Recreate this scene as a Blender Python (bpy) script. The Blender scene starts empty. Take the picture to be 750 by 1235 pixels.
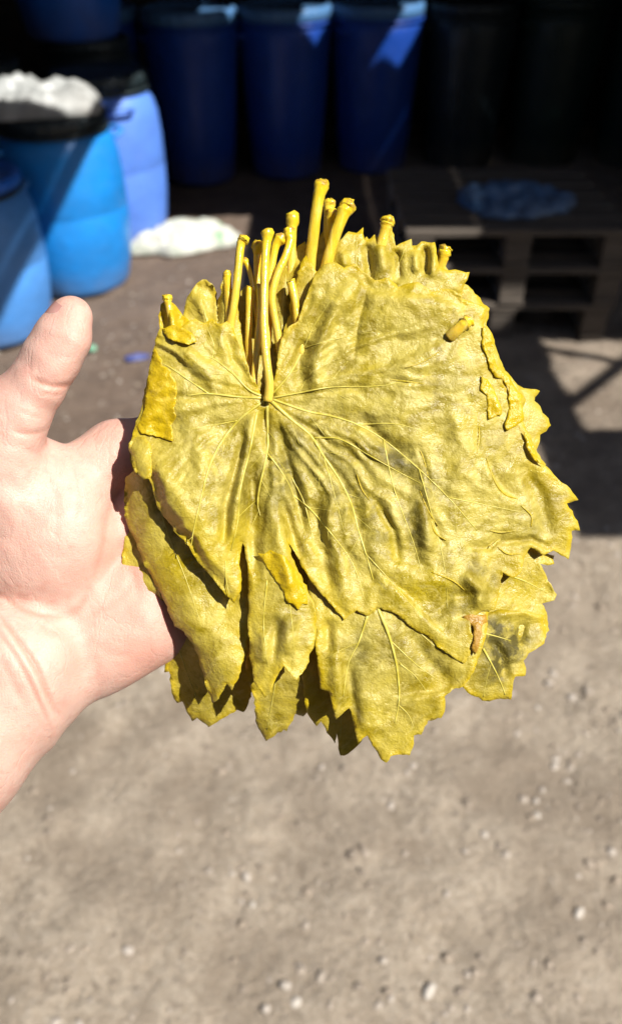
import bpy, bmesh, math, random
import numpy as np
from mathutils import Vector, Matrix
from mathutils.geometry import delaunay_2d_cdt

# ---------------------------------------------------------------- camera, sky, sun, exposure
scene = bpy.context.scene
C = scene.collection
FPX = 1008.0                                   # focal length in photo pixels (750 x 1235)
PITCH = math.radians(38.0)
CAM_Z = 1.47
cam_data = bpy.data.cameras.new('camera')
cam = bpy.data.objects.new('camera', cam_data)
C.objects.link(cam)
cam.location = (0, 0, CAM_Z)
cam.rotation_euler = (math.radians(90) - PITCH, 0, 0)
cam_data.sensor_fit = 'VERTICAL'
cam_data.sensor_height = 24.0
cam_data.lens = 24.0 * FPX / 1235.0
cam_data.clip_start = 0.01
cam_data.clip_end = 400
cam_data.dof.use_dof = True
cam_data.dof.focus_distance = 0.30
cam_data.dof.aperture_fstop = cam_data.lens / 3.2       # a small phone aperture, 3.2 mm wide
scene.camera = cam

SUN_AZ, SUN_EL = math.radians(50), math.radians(50)     # right of straight behind the camera
S = Vector((math.cos(SUN_EL) * math.sin(SUN_AZ), -math.cos(SUN_EL) * math.cos(SUN_AZ), math.sin(SUN_EL)))
world = bpy.data.worlds.new('World')
scene.world = world
world.use_nodes = True
wn = world.node_tree
sky = wn.nodes.new('ShaderNodeTexSky')
sky.sky_type = 'NISHITA'
sky.sun_disc = False
sky.sun_elevation = SUN_EL
sky.sun_rotation = math.atan2(S.x, S.y)
bg = wn.nodes['Background']
bg.inputs['Strength'].default_value = 0.06
wn.links.new(sky.outputs[0], bg.inputs['Color'])
sun_data = bpy.data.lights.new('sun', 'SUN')
sun_data.energy = 5.0
sun_data.angle = math.radians(0.53)
sun_data.color = (1.0, 0.965, 0.90)
sun = bpy.data.objects.new('sun', sun_data)
sun.rotation_euler = S.to_track_quat('Z', 'Y').to_euler()
sun.location = (3, -3, 6)
C.objects.link(sun)
scene.view_settings.view_transform = 'Standard'
scene.view_settings.look = 'None'
scene.view_settings.gamma = 1.0
scene.view_settings.exposure = 0.75
scene.render.engine = 'CYCLES'
scene.cycles.use_denoising = True
scene.cycles.max_bounces = 8
scene.cycles.transmission_bounces = 6

# ---------------------------------------------------------------- helpers
rng = np.random.default_rng(7)
random.seed(7)


def tag(o, label=None, cat=None, group=None, kind=None):
    if label: o['label'] = label
    if cat: o['category'] = cat
    if group: o['group'] = group
    if kind: o['kind'] = kind
    return o


def empty(name, loc=(0, 0, 0), rz=0.0):
    o = bpy.data.objects.new(name, None)
    o.empty_display_size = 0.05
    o.location = loc
    o.rotation_euler = (0, 0, rz)
    C.objects.link(o)
    return o


def mk(name, verts, faces, mats, parent=None, smooth=True, midx=None):
    me = bpy.data.meshes.new(name)
    me.from_pydata([tuple(v) for v in verts], [], [tuple(f) for f in faces])
    for m in (mats if isinstance(mats, (list, tuple)) else [mats]):
        me.materials.append(m)
    if midx is not None:
        me.polygons.foreach_set('material_index', np.asarray(midx, dtype=np.int32))
    me.polygons.foreach_set('use_smooth', np.full(len(me.polygons), smooth))
    me.update()
    o = bpy.data.objects.new(name, me)
    C.objects.link(o)
    if parent is not None:
        o.parent = parent
    return o


def set_attr(o, name, vals):
    a = o.data.attributes.new(name, 'FLOAT', 'POINT')
    a.data.foreach_set('value', np.asarray(vals, dtype=np.float32))


def recalc(o):
    bm = bmesh.new()
    bm.from_mesh(o.data)
    bmesh.ops.recalc_face_normals(bm, faces=bm.faces)
    bm.to_mesh(o.data)
    bm.free()


def vnoise(x, y, scale, seed):
    """smooth 2-D value noise in [-1, 1]; scale = wavelength"""
    r = np.random.default_rng(seed)
    T = r.uniform(-1, 1, (64, 64))
    fx, fy = np.asarray(x) / scale + 17.3, np.asarray(y) / scale + 31.7
    ix, iy = np.floor(fx).astype(int), np.floor(fy).astype(int)
    tx, ty = fx - ix, fy - iy
    tx, ty = tx * tx * tx * (tx * (6 * tx - 15) + 10), ty * ty * ty * (ty * (6 * ty - 15) + 10)
    g = lambda a, b: T[a % 64, b % 64]
    return (g(ix, iy) * (1 - tx) + g(ix + 1, iy) * tx) * (1 - ty) + (g(ix, iy + 1) * (1 - tx) + g(ix + 1, iy + 1) * tx) * ty


def seg_dist(px, py, pts):
    """distance to a polyline, the signed side and the arc parameter 0..1 of the nearest point"""
    best = np.full(px.shape, 1e9); side = np.zeros(px.shape); tt = np.zeros(px.shape)
    pts = np.asarray(pts, float)
    L = np.concatenate([[0], np.cumsum(np.hypot(*(pts[1:] - pts[:-1]).T))])
    for i in range(len(pts) - 1):
        a, b = pts[i], pts[i + 1]
        d = b - a
        l2 = max(d @ d, 1e-9)
        t = np.clip(((px - a[0]) * d[0] + (py - a[1]) * d[1]) / l2, 0, 1)
        qx, qy = px - a[0] - t * d[0], py - a[1] - t * d[1]
        dist = np.hypot(qx, qy)
        m = dist < best
        best = np.where(m, dist, best)
        side = np.where(m, np.sign(d[0] * qy - d[1] * qx), side)
        tt = np.where(m, (L[i] + t * math.sqrt(l2)) / L[-1], tt)
    return best, side, tt


def spline(pts, n=6):
    """Catmull-Rom through points of any dimension"""
    P = [np.asarray(p, float) for p in pts]
    P = [2 * P[0] - P[1]] + P + [2 * P[-1] - P[-2]]
    out = []
    for i in range(1, len(P) - 2):
        for k in range(n):
            t = k / n
            out.append(0.5 * ((2 * P[i]) + (-P[i - 1] + P[i + 1]) * t + (2 * P[i - 1] - 5 * P[i] + 4 * P[i + 1] - P[i + 2]) * t * t
                              + (-P[i - 1] + 3 * P[i] - 3 * P[i + 1] + P[i + 2]) * t ** 3))
    out.append(P[-2])
    return np.array(out)


def tube(pts, radii, n=8, squash=1.0):
    pts = np.asarray(pts, float)
    T = np.gradient(pts, axis=0)
    T /= np.linalg.norm(T, axis=1)[:, None] + 1e-12
    up = np.array([0, 0, 1.0])
    if abs(T[0] @ up) > 0.9: up = np.array([1.0, 0, 0])
    V, F = [], []
    nrm = np.cross(T[0], up); nrm /= np.linalg.norm(nrm)
    for i in range(len(pts)):
        nrm = nrm - (nrm @ T[i]) * T[i]
        nrm /= np.linalg.norm(nrm) + 1e-12
        b = np.cross(T[i], nrm)
        for k in range(n):
            a = 2 * math.pi * k / n
            V.append(pts[i] + radii[i] * (math.cos(a) * nrm + squash * math.sin(a) * b))
    for i in range(len(pts) - 1):
        for k in range(n):
            k2 = (k + 1) % n
            F.append((i * n + k, i * n + k2, (i + 1) * n + k2, (i + 1) * n + k))
    F.append(tuple(range(n - 1, -1, -1)))
    F.append(tuple((len(pts) - 1) * n + k for k in range(n)))
    return V, F


class MB:
    def __init__(s): s.v, s.f = [], []
    def add(s, V, F):
        o = len(s.v)
        s.v += [tuple(p) for p in V]
        s.f += [tuple(i + o for i in f) for f in F]
        return s
    def box(s, x0, x1, y0, y1, z0, z1, bev=0.0):
        bm = bmesh.new()
        bmesh.ops.create_cube(bm, size=1)
        for v in bm.verts:
            v.co = Vector((x0 + (v.co.x + .5) * (x1 - x0), y0 + (v.co.y + .5) * (y1 - y0), z0 + (v.co.z + .5) * (z1 - z0)))
        if bev:
            bmesh.ops.bevel(bm, geom=bm.edges[:], offset=bev, segments=1, affect='EDGES')
        bm.verts.index_update()
        s.add([v.co[:] for v in bm.verts], [[v.index for v in f.verts] for f in bm.faces])
        bm.free()
        return s
    def lathe(s, prof, n=40, rfun=None):
        V, F = [], []
        for (r, z) in prof:
            for k in range(n):
                a = 2 * math.pi * k / n
                rr = r * (rfun(a, z) if rfun else 1)
                V.append((rr * math.cos(a), rr * math.sin(a), z))
        for i in range(len(prof) - 1):
            for k in range(n):
                k2 = (k + 1) % n
                F.append((i * n + k, i * n + k2, (i + 1) * n + k2, (i + 1) * n + k))
        F.append(tuple(range(n - 1, -1, -1)))
        F.append(tuple((len(prof) - 1) * n + k for k in range(n)))
        return s.add(V, F)
    def build(s, name, mat, parent=None, smooth=False):
        return mk(name, s.v, s.f, mat, parent, smooth)


# ---------------------------------------------------------------- materials
def mat(name, color=(.5, .5, .5), rough=.6, **kw):
    m = bpy.data.materials.new(name)
    m.use_nodes = True
    b = m.node_tree.nodes['Principled BSDF']
    b.inputs['Base Color'].default_value = (*color, 1)
    b.inputs['Roughness'].default_value = rough
    for k, v in kw.items():
        b.inputs[k.replace('_', ' ')].default_value = v
    return m


class NT:
    """small node-graph helper"""
    def __init__(s, m):
        s.t = m.node_tree; s.n = s.t.nodes; s.b = s.n['Principled BSDF']; s.out = s.n['Material Output']
        s.co = s.n.new('ShaderNodeTexCoord').outputs['Object']
    def link(s, a, b): s.t.links.new(a, b); return s
    def _v(s, node, key, v):
        if isinstance(v, bpy.types.NodeSocket): s.t.links.new(v, node.inputs[key])
        else: node.inputs[key].default_value = v
    def noise(s, scale, detail=4, rough=.55, dist=0, co=None):
        n = s.n.new('ShaderNodeTexNoise')
        s.link(co or s.co, n.inputs['Vector'])
        n.inputs['Scale'].default_value = scale; n.inputs['Detail'].default_value = detail
        n.inputs['Roughness'].default_value = rough; n.inputs['Distortion'].default_value = dist
        return n.outputs['Fac']
    def voro(s, scale, feature='DISTANCE_TO_EDGE', co=None, rand=1.0):
        n = s.n.new('ShaderNodeTexVoronoi')
        n.feature = feature
        s.link(co or s.co, n.inputs['Vector'])
        n.inputs['Scale'].default_value = scale; n.inputs['Randomness'].default_value = rand
        return n.outputs['Distance']
    def ramp(s, fac, stops):
        n = s.n.new('ShaderNodeValToRGB')
        s.link(fac, n.inputs['Fac'])
        e = n.color_ramp.elements
        while len(e) < len(stops): e.new(0.5)
        for i, (p, c) in enumerate(stops):
            e[i].position = p
            e[i].color = (*c, 1) if isinstance(c, tuple) else (c, c, c, 1)
        return n.outputs['Color']
    def mix(s, fac, a, b, mode='MIX'):
        n = s.n.new('ShaderNodeMix'); n.data_type = 'RGBA'; n.blend_type = mode
        for key, v in ((0, fac), (6, a), (7, b)):
            if isinstance(v, tuple): v = (*v, 1)
            s._v(n, key, v)
        return n.outputs[2]
    def math(s, op, a, b=0.0, clamp=False):
        n = s.n.new('ShaderNodeMath'); n.operation = op; n.use_clamp = clamp
        s._v(n, 0, a); s._v(n, 1, b)
        return n.outputs[0]
    def attr(s, name):
        n = s.n.new('ShaderNodeAttribute'); n.attribute_name = name
        return n.outputs['Fac']
    def mapr(s, v, a, b, c=0., d=1.):
        n = s.n.new('ShaderNodeMapRange')
        s.link(v, n.inputs[0])
        for i, q in enumerate((a, b, c, d)): n.inputs[i + 1].default_value = q
        return n.outputs[0]
    def bump(s, h, dist, strength=1.0, prev=None):
        n = s.n.new('ShaderNodeBump')
        n.inputs['Strength'].default_value = strength; n.inputs['Distance'].default_value = dist
        s.link(h, n.inputs['Height'])
        if prev is not None: s.link(prev, n.inputs['Normal'])
        return n.outputs['Normal']
    def base(s, c): s.link(c, s.b.inputs['Base Color']); return s
    def normal(s, n): s.link(n, s.b.inputs['Normal']); return s
    def rough(s, r): s.link(r, s.b.inputs['Roughness']); return s
    def scaled(s, sx, sy, sz, co=None):
        n = s.n.new('ShaderNodeMapping'); n.inputs['Scale'].default_value = (sx, sy, sz)
        s.link(co or s.co, n.inputs['Vector'])
        return n.outputs[0]


def leaf_mat(name, pale, mid, deep, rough, trans, amber=(.62, .44, .006)):
    m = mat(name, mid, rough)
    t = NT(m)
    oi = t.n.new('ShaderNodeObjectInfo')
    vm = t.n.new('ShaderNodeVectorMath'); vm.operation = 'ADD'
    t.link(t.co, vm.inputs[0]); t.link(oi.outputs['Random'], vm.inputs[1])
    co = vm.outputs[0]
    big = t.noise(30, 4, .6, .5, co)
    patch = t.noise(75, 5, .65, .8, co)
    medium = t.noise(190, 5, .65, .6, co)
    fine = t.noise(1000, 3, .6, 0, co)
    c = t.ramp(big, [(.30, mid), (.48, pale), (.56, pale), (.70, mid)])
    c = t.mix(t.mapr(patch, .46, .64, 0, .9), c, deep)
    c = t.mix(t.mapr(t.noise(110, 4, .7, 1.2, co), .54, .66, 0, .75), c, tuple(min(1, x * 1.12 + .06) for x in pale))
    c = t.mix(t.mapr(medium, .52, .74, 0, .5), c, deep)
    c = t.mix(t.mapr(fine, .5, .78, 0, .30), c, tuple(min(1, x * 1.25 + .05) for x in pale))
    wv = t.n.new('ShaderNodeVectorMath'); wv.operation = 'MULTIPLY_ADD'
    nz = t.n.new('ShaderNodeTexNoise'); nz.inputs['Scale'].default_value = 160
    t.link(co, nz.inputs['Vector']); t.link(nz.outputs['Color'], wv.inputs[0])
    wv.inputs[1].default_value = (.004, .004, .004); t.link(co, wv.inputs[2])
    net1 = t.voro(150, co=wv.outputs[0]); net2 = t.voro(560, co=wv.outputs[0])
    n1 = t.mapr(net1, 0, .045, 1, 0); n2 = t.mapr(net2, 0, .10, 1, 0)
    c = t.mix(t.math('MULTIPLY', n1, .20), c, tuple(min(1, x * 1.1 + .03) for x in pale))
    far = t.math('MULTIPLY', t.mapr(t.attr('edge'), 4, 48, .6, 0), t.mapr(big, .36, .58), True)
    c = t.mix(far, c, tuple(a * .55 + b * .45 for a, b in zip(mid, amber)))
    # the thin margin is yellower in places, brine stains are brown-olive
    e = t.mapr(t.attr('edge'), 0, 8, .75, 0)
    c = t.mix(t.math('MULTIPLY', e, t.mapr(patch, .38, .6), True), c, amber)
    st = t.attr('stain')
    c = t.mix(t.math('MULTIPLY', st, t.mapr(medium, .34, .56), True), c, (.085, .068, .006))
    t.base(c)
    r = t.mapr(t.noise(210, 3, .6, 0, co), .35, .65, rough - .12, rough + .16)
    t.rough(t.math('ADD', r, t.math('MULTIPLY', st, .25)))
    h = t.math('ADD', t.math('MULTIPLY', n1, .10), t.math('MULTIPLY', n2, .14))
    h = t.math('ADD', h, t.math('MULTIPLY', fine, 1.0))
    cr1 = t.math('ABSOLUTE', t.math('SUBTRACT', t.noise(48, 3, .5, .3, co), .5))
    nb = t.bump(cr1, .010, .18)
    nb = t.bump(t.noise(210, 5, .62, .2, co), .0018, .36, nb)
    nb = t.bump(t.noise(800, 3, .65, 0, co), .0005, .5, nb)
    nb = t.bump(h, .00022, .8, nb)
    nb = t.bump(t.noise(2600, 2, .6, 0, co), .00005, .8, nb)
    t.normal(nb)
    t.b.inputs['Specular IOR Level'].default_value = .45
    tr = t.n.new('ShaderNodeBsdfTranslucent')
    t.link(t.mix(.75, c, amber), tr.inputs['Color'])
    t.link(nb, tr.inputs['Normal'])
    mx = t.n.new('ShaderNodeMixShader'); mx.inputs[0].default_value = trans
    t.link(t.b.outputs[0], mx.inputs[1]); t.link(tr.outputs[0], mx.inputs[2])
    t.link(mx.outputs[0], t.out.inputs['Surface'])
    return m


M = {}
M['leaf_under'] = leaf_mat('leaf_underside', (.51, .42, .082), (.455, .348, .009), (.23, .170, .002), .36, .24)
M['leaf_upper'] = leaf_mat('leaf_upperside', (.66, .47, .014), (.60, .415, .006), (.48, .31, .003), .28, .30)
M['leaf_brown'] = leaf_mat('leaf_dried', (.42, .25, .03), (.38, .20, .015), (.16, .08, .008), .40, .15, amber=(.50, .26, .03))


def stem_mat():
    m = mat('leaf_stem', (.62, .46, .03), .22)
    t = NT(m)
    st = t.scaled(1.0, .12, 1.0)
    n = t.noise(420, 4, .6, 0, st)
    c = t.ramp(n, [(.3, (.56, .36, .012)), (.5, (.66, .46, .03)), (.72, (.74, .57, .14))])
    c = t.mix(t.mapr(t.noise(120, 3), .52, .7, 0, .6), c, (.50, .36, .03))
    tip = t.attr('tip')
    c = t.mix(t.mapr(tip, .2, .75, .6, 0), c, (.66, .47, .09))
    c = t.mix(t.mapr(tip, .8, .95, 0, .6), c, (.68, .50, .012))
    c = t.mix(t.math('MULTIPLY', t.mapr(tip, .97, 1.0), t.mapr(t.noise(500, 3), .45, .6), True), c, (.34, .21, .03))
    t.base(c)
    nb = t.bump(n, .0008, .5)
    nb = t.bump(t.noise(1500, 2), .0002, .5, nb)
    t.normal(nb)
    t.b.inputs['Subsurface Weight'].default_value = .45
    t.b.inputs['Subsurface Radius'].default_value = (1, .6, .1)
    t.b.inputs['Subsurface Scale'].default_value = .002
    return m


M['stem'] = stem_mat()
M['vein'] = mat('leaf_vein', (.52, .45, .10), .42)
_t = NT(M['vein'])
_t.base(_t.ramp(_t.noise(300, 3), [(.35, (.42, .345, .03)), (.65, (.54, .46, .10))]))


def skin_mat():
    m = mat('skin', (.72, .50, .41), .5)
    t = NT(m)
    a = t.noise(45, 4, .6, .3); b = t.noise(190, 3, .6)
    c = t.ramp(a, [(.32, (.54, .305, .24)), (.5, (.585, .365, .292)), (.72, (.615, .405, .328))])
    c = t.mix(t.mapr(b, .48, .70, 0, .5), c, (.54, .275, .215))
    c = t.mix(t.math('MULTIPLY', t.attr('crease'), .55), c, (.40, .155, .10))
    c = t.mix(t.math('MULTIPLY', t.attr('red_tint'), .5), c, (.55, .235, .17))
    t.base(c)
    c2 = t.mix(t.mapr(t.noise(420, 3, .7), .55, .72, 0, .45), c, (.60, .30, .24)); t.base(c2)
    v = t.voro(900); w = t.noise(420, 5, .7, .8)
    # papillary ridges
    nb = t.bump(t.mapr(v, 0, .25, 0, 1), .00012, .45)
    nb = t.bump(w, .0003, .3, nb)
    fl = t.math('ABSOLUTE', t.math('SUBTRACT', t.noise(95, 3, .5, .4, t.scaled(1, .45, 1)), .5))
    nb = t.bump(t.mapr(fl, 0, .04), .00022, .4, nb)
    nb = t.bump(t.noise(120, 3), .0012, .2, nb)
    t.normal(nb)
    t.rough(t.mapr(w, .3, .7, .46, .64))
    t.b.inputs['Subsurface Weight'].default_value = .35
    t.b.inputs['Subsurface Radius'].default_value = (1, .35, .2)
    t.b.inputs['Subsurface Scale'].default_value = .004
    t.b.inputs['Specular IOR Level'].default_value = .4
    return m


M['skin'] = skin_mat()
M['nail'] = mat('fingernail', (.62, .33, .28), .25)
_t = NT(M['nail']); _t.base(_t.ramp(_t.noise(160, 2), [(.3, (.42, .20, .17)), (.7, (.50, .27, .23))]))


def plastic(name, col, rough=.38, dusty=.35):
    m = mat(name, col, rough)
    t = NT(m)
    n = t.noise(7, 6, .62, .5); f = t.noise(60, 4, .7)
    lo = tuple(x * .82 for x in col)
    c = t.mix(t.mapr(n, .35, .65), col, lo)
    c = t.mix(t.math('MULTIPLY', t.mapr(f, .5, .78), dusty, True), c, tuple(x * .5 + .14 for x in col))
    sp = t.n.new('ShaderNodeSeparateXYZ'); t.link(t.co, sp.inputs[0])
    low = t.mapr(sp.outputs[2], .0, .16, .6, 0)
    c = t.mix(t.math('MULTIPLY', low, n, True), c, (.20, .155, .11))
    t.base(c)
    t.rough(t.mapr(n, .3, .7, rough - .08, rough + .18))
    nb = t.bump(f, .002, .3)
    t.normal(t.bump(t.noise(9, 2), .02, .35, nb))
    return m


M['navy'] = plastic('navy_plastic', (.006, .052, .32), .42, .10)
M['blue'] = plastic('blue_plastic', (.012, .13, .60), .38, .2)
M['cyan'] = plastic('cyan_plastic', (.010, .22, .64), .38, .2)
M['violet'] = plastic('violet_blue_plastic', (.10, .24, .74), .45, .25)
M['paleblue'] = plastic('pale_blue_plastic', (.07, .26, .66), .45, .25)
M['lid_blue'] = plastic('lid_blue_plastic', (.07, .19, .40), .45, .35)
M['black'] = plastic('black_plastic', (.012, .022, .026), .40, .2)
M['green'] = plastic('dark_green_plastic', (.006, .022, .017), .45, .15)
M['white'] = plastic('white_plastic', (.34, .36, .36), .42, .2)
M['bluebag'] = plastic('blue_film', (.03, .13, .30), .35, .3)


def film_mat():
    m = mat('white_film', (.74, .75, .69), .42)
    t = NT(m)
    c = t.ramp(t.noise(14, 5, .6), [(.3, (.36, .40, .33)), (.55, (.52, .52, .46)), (.8, (.44, .45, .41))])
    g = t.mapr(t.noise(9, 3, .5, .4), .62, .72)
    c = t.mix(g, c, (.16, .36, .17))
    t.base(c)
    t.normal(t.bump(t.noise(60, 5, .6, 1.0), .01, .6))
    return m


M['film'] = film_mat()


def wood(name, a, b):
    m = mat(name, a, .75)
    t = NT(m)
    st = t.scaled(1.5, 14, 14)
    n = t.noise(4, 7, .65, .8, st)
    t.base(t.ramp(n, [(.3, a), (.7, b)]))
    t.normal(t.bump(n, .006, .6))
    return m


M['wood'] = wood('weathered_wood', (.050, .041, .033), (.115, .092, .072))
M['roofwood'] = wood('roof_board', (.10, .08, .06), (.17, .14, .11))
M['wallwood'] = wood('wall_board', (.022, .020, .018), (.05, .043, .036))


def ground_mat():
    m = mat('packed_ground', (.26, .21, .16), .92)
    t = NT(m)
    big = t.noise(1.1, 5, .6, .3); md = t.noise(7, 6, .65, .2); fn = t.noise(55, 5, .7); gr = t.noise(260, 3, .7)
    c = t.ramp(md, [(.28, (.205, .164, .118)), (.5, (.295, .238, .176)), (.72, (.385, .322, .247))])
    c = t.mix(t.mapr(fn, .44, .64, 0, .8), c, (.41, .345, .27))
    c = t.mix(t.mapr(t.noise(38, 5, .7, .5), .53, .68, 0, .8), c, (.15, .118, .088))
    c = t.mix(t.mapr(gr, .52, .68, 0, .75), c, (.135, .108, .082))
    c = t.mix(t.mapr(t.noise(150, 4, .7), .54, .66, 0, .7), c, (.43, .375, .31))
    c = t.mix(t.mapr(t.noise(3.2, 4, .6, .6), .45, .64, 0, .7), c, (.185, .143, .103))
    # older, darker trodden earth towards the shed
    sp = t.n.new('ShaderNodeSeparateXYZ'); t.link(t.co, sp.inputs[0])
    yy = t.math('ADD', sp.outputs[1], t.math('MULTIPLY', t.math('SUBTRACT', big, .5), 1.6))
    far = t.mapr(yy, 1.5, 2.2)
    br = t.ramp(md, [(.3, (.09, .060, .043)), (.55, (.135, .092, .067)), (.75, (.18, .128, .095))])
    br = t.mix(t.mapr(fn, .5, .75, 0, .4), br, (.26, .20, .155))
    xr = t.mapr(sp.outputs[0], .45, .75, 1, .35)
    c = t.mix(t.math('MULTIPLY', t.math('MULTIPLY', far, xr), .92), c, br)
    t.base(c)
    nb = t.bump(gr, .004, .7)
    nb = t.bump(fn, .012, .8, nb)
    t.normal(t.bump(md, .03, .5, nb))
    return m


M['ground'] = ground_mat()


def stone_mat(name='pebble'):
    m = mat(name, (.35, .3, .24), .85)
    t = NT(m)
    tone = t.attr('tone')
    c = t.ramp(tone, [(0, (.17, .14, .11)), (.35, (.25, .20, .15)), (.7, (.33, .285, .24)), (.95, (.39, .345, .30)), (1, (.45, .41, .36))])
    c = t.mix(t.mapr(t.noise(130, 4), .4, .7, 0, .5), c, (.26, .21, .165))
    t.base(c)
    t.normal(t.bump(t.noise(300, 3), .002, .5))
    return m


M['pebble'] = stone_mat()

# ---------------------------------------------------------------- ground
def ground_h(x, y):
    return (.016 * vnoise(x, y, .9, 3) + .008 * vnoise(x, y, .28, 4) + .007 * vnoise(x, y, .09, 5)
            + .0045 * vnoise(x, y, .035, 6)) * np.clip((14 - np.hypot(x, y)) / 6, 0, 1)


def axis(lo, a, b, hi, fine, coarse_n):
    return np.unique(np.concatenate([lo + (a - lo) * (1 - np.linspace(1, 0, coarse_n) ** 2), np.arange(a, b, fine), b + (hi - b) * np.linspace(0, 1, coarse_n) ** 2]))


gx = axis(-60, -2.2, 2.2, 60, .022, 20); gy = axis(-60, .2, 5.5, 90, .022, 20)
GX, GY = np.meshgrid(gx, gy, indexing='ij')
GZ = ground_h(GX, GY)
nx, ny = GX.shape
idx = np.arange(nx * ny).reshape(nx, ny)
gf = np.stack([idx[:-1, :-1], idx[1:, :-1], idx[1:, 1:], idx[:-1, 1:]], -1).reshape(-1, 4)
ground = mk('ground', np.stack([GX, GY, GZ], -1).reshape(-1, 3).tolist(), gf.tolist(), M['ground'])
tag(ground, kind='structure')

# gravel: one mass of small stones bedded in the ground
ico = bmesh.new(); bmesh.ops.create_icosphere(ico, subdivisions=1, radius=1)
IV = np.array([v.co[:] for v in ico.verts]); ico.verts.index_update()
IF = np.array([[v.index for v in f.verts] for f in ico.faces]); ico.free()


def stone_verts(r, seed, flat=.62):
    q = np.random.default_rng(seed)
    v = IV * (1 + q.uniform(-.24, .24, (len(IV), 1))) * (q.uniform(.7, 1.35), q.uniform(.7, 1.2), flat * q.uniform(.7, 1.1))
    a = q.uniform(0, 6.28)
    R = np.array([[math.cos(a), -math.sin(a), 0], [math.sin(a), math.cos(a), 0], [0, 0, 1]])
    return (v @ R.T) * r


N = 15000
sx = rng.uniform(-1.9, 1.9, N); sy = .35 + 3.4 * rng.random(N) ** 1.5
keep = vnoise(sx, sy, .35, 21) + .6 * vnoise(sx, sy, .12, 22) > rng.uniform(-1.1, .7, N)
sx, sy = sx[keep], sy[keep]
sr = .0022 + .0095 * rng.random(len(sx)) ** 3.2
sz = ground_h(sx, sy)
VV, FF, TT = [], [], []
for i in range(len(sx)):
    v = stone_verts(sr[i], i) + (sx[i], sy[i], sz[i] - sr[i] * .12)
    FF.append(IF + len(VV) * len(IV)); VV.append(v); TT.append(np.full(len(IV), rng.random() ** 1.2))
gravel = mk('gravel', np.concatenate(VV).tolist(), np.concatenate(FF).tolist(), M['pebble'], smooth=True)
set_attr(gravel, 'tone', np.concatenate(TT))
tag(gravel, 'small pale and brown gravel bedded in the packed earth', 'gravel', kind='stuff')


def ground_pt(px, py, z=0.0):
    """where the line of sight through a photo pixel meets height z"""
    u, v = (px - 375) / FPX, (617.5 - py) / FPX
    d = Vector((u, v * math.sin(PITCH) + math.cos(PITCH), v * math.cos(PITCH) - math.sin(PITCH)))
    t = (z - CAM_Z) / d.z
    return Vector((0, 0, CAM_Z)) + d * t


def cm(v): return tuple(v)


stones = [(517, 1197, .017, 1.0, 'large pale stone on the ground below the leaf stack, nearest the frame bottom'),
          (436, 1023, .010, .05, 'small dark stone lying in the middle of the lit ground'),
          (697, 1103, .014, .98, 'pale flat stone on the ground at the right, above the whitest pebbles'),
          (431, 1192, .010, .03, 'dark stone just left of the large pale stone at the bottom'),
          (297, 1057, .013, .93, 'pale stone on the ground straight below the leaf tips'),
          (345, 1192, .011, .9, 'pale stone halfway along the bottom edge of the ground'),
          (156, 1150, .011, .95, 'pale stone on the ground at the lower left below the wrist'),
          (645, 967, .012, .95, 'pale stone on the ground right of the leaf stack bottom'),
          (320, 1218, .012, .92, 'pale rounded stone touching the bottom edge of the picture'),
          (560, 1030, .010, .85, 'light brown stone on the ground below the right leaf edge')]
for i, (px, py, r, tone, lab) in enumerate(stones):
    p = ground_pt(px, py)
    v = stone_verts(r, 900 + i, .7)
    o = mk('stone', v.tolist(), IF.tolist(), M['pebble'])
    o.location = (p.x, p.y, float(ground_h(np.array(p.x), np.array(p.y))) + r * .25)
    sub = o.modifiers.new('round', 'SUBSURF'); sub.levels = 1; sub.render_levels = 1
    set_attr(o, 'tone', [tone] * len(v))
    tag(o, lab, 'stone', 'larger stones on the ground')

# ---------------------------------------------------------------- shed: roof boards, posts, walls (mostly unseen; roof outline, gaps and wires set where shade and sun should fall)
RZ = 2.5
shed = empty('open_shed', (0, 6.2, 0))
tag(shed, 'dark open-fronted wooden shed around the drums, unseen side walls added as shade', 'shed')


def shed_part(mb, name, mt):
    o = mb.build(name, mt, shed)
    o.matrix_parent_inverse = Matrix.Translation((0, -6.2, 0))
    return o


def roof(x0, x1, y0, y1, w=.34):
    n = max(1, round((x1 - x0) / w))
    for k in range(n):
        a = x0 + (x1 - x0) * k / n - (.015 if k else 0); b = x0 + (x1 - x0) * (k + 1) / n
        z = RZ + (.028 if k % 2 else 0)
        shed_part(MB().box(a, b, y0, y1, z, z + .025), 'roof_board', M['roofwood'])


roof(-4.2, -.48, .9, 3.05, .6); roof(-.48, .32, .9, 2.42); roof(-.48, .32, 2.72, 3.05); roof(.32, .38, .9, 3.05)    # left eave, with an opening added to put sun on the white bag
roof(-4.2, 1.30, 3.05, 4.03, .6)                    # over the drums
roof(1.30, 1.95, 1.85, 4.03)
roof(1.95, 2.33, 1.0, 1.65); roof(1.95, 2.33, 1.74, 4.03)  # unseen extension and slit, shaped for ground shade and a lit pallet front
roof(2.33, 2.50, .40, 4.03)                         # right eave with an open bay
roof(2.50, 4.6, .40, .95, .5); roof(2.50, 4.6, 1.62, 4.03, .5); roof(3.25, 4.6, .95, 1.62, .5)
SL = [(.50, .68), (1.02, 1.20), (1.55, 1.73)]       # three openings added so sun reaches the tops of the blue drums
roof(-4.2, SL[0][0], 4.03, 6.4, .6); roof(SL[0][1], SL[1][0], 4.03, 6.4); roof(SL[1][1], SL[2][0], 4.03, 6.4); roof(SL[2][1], 4.6, 4.03, 6.4, .6)
for (a, b), y in zip(SL, (4.24, 4.34, 4.44)): roof(a, b, y, 6.4)
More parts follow.
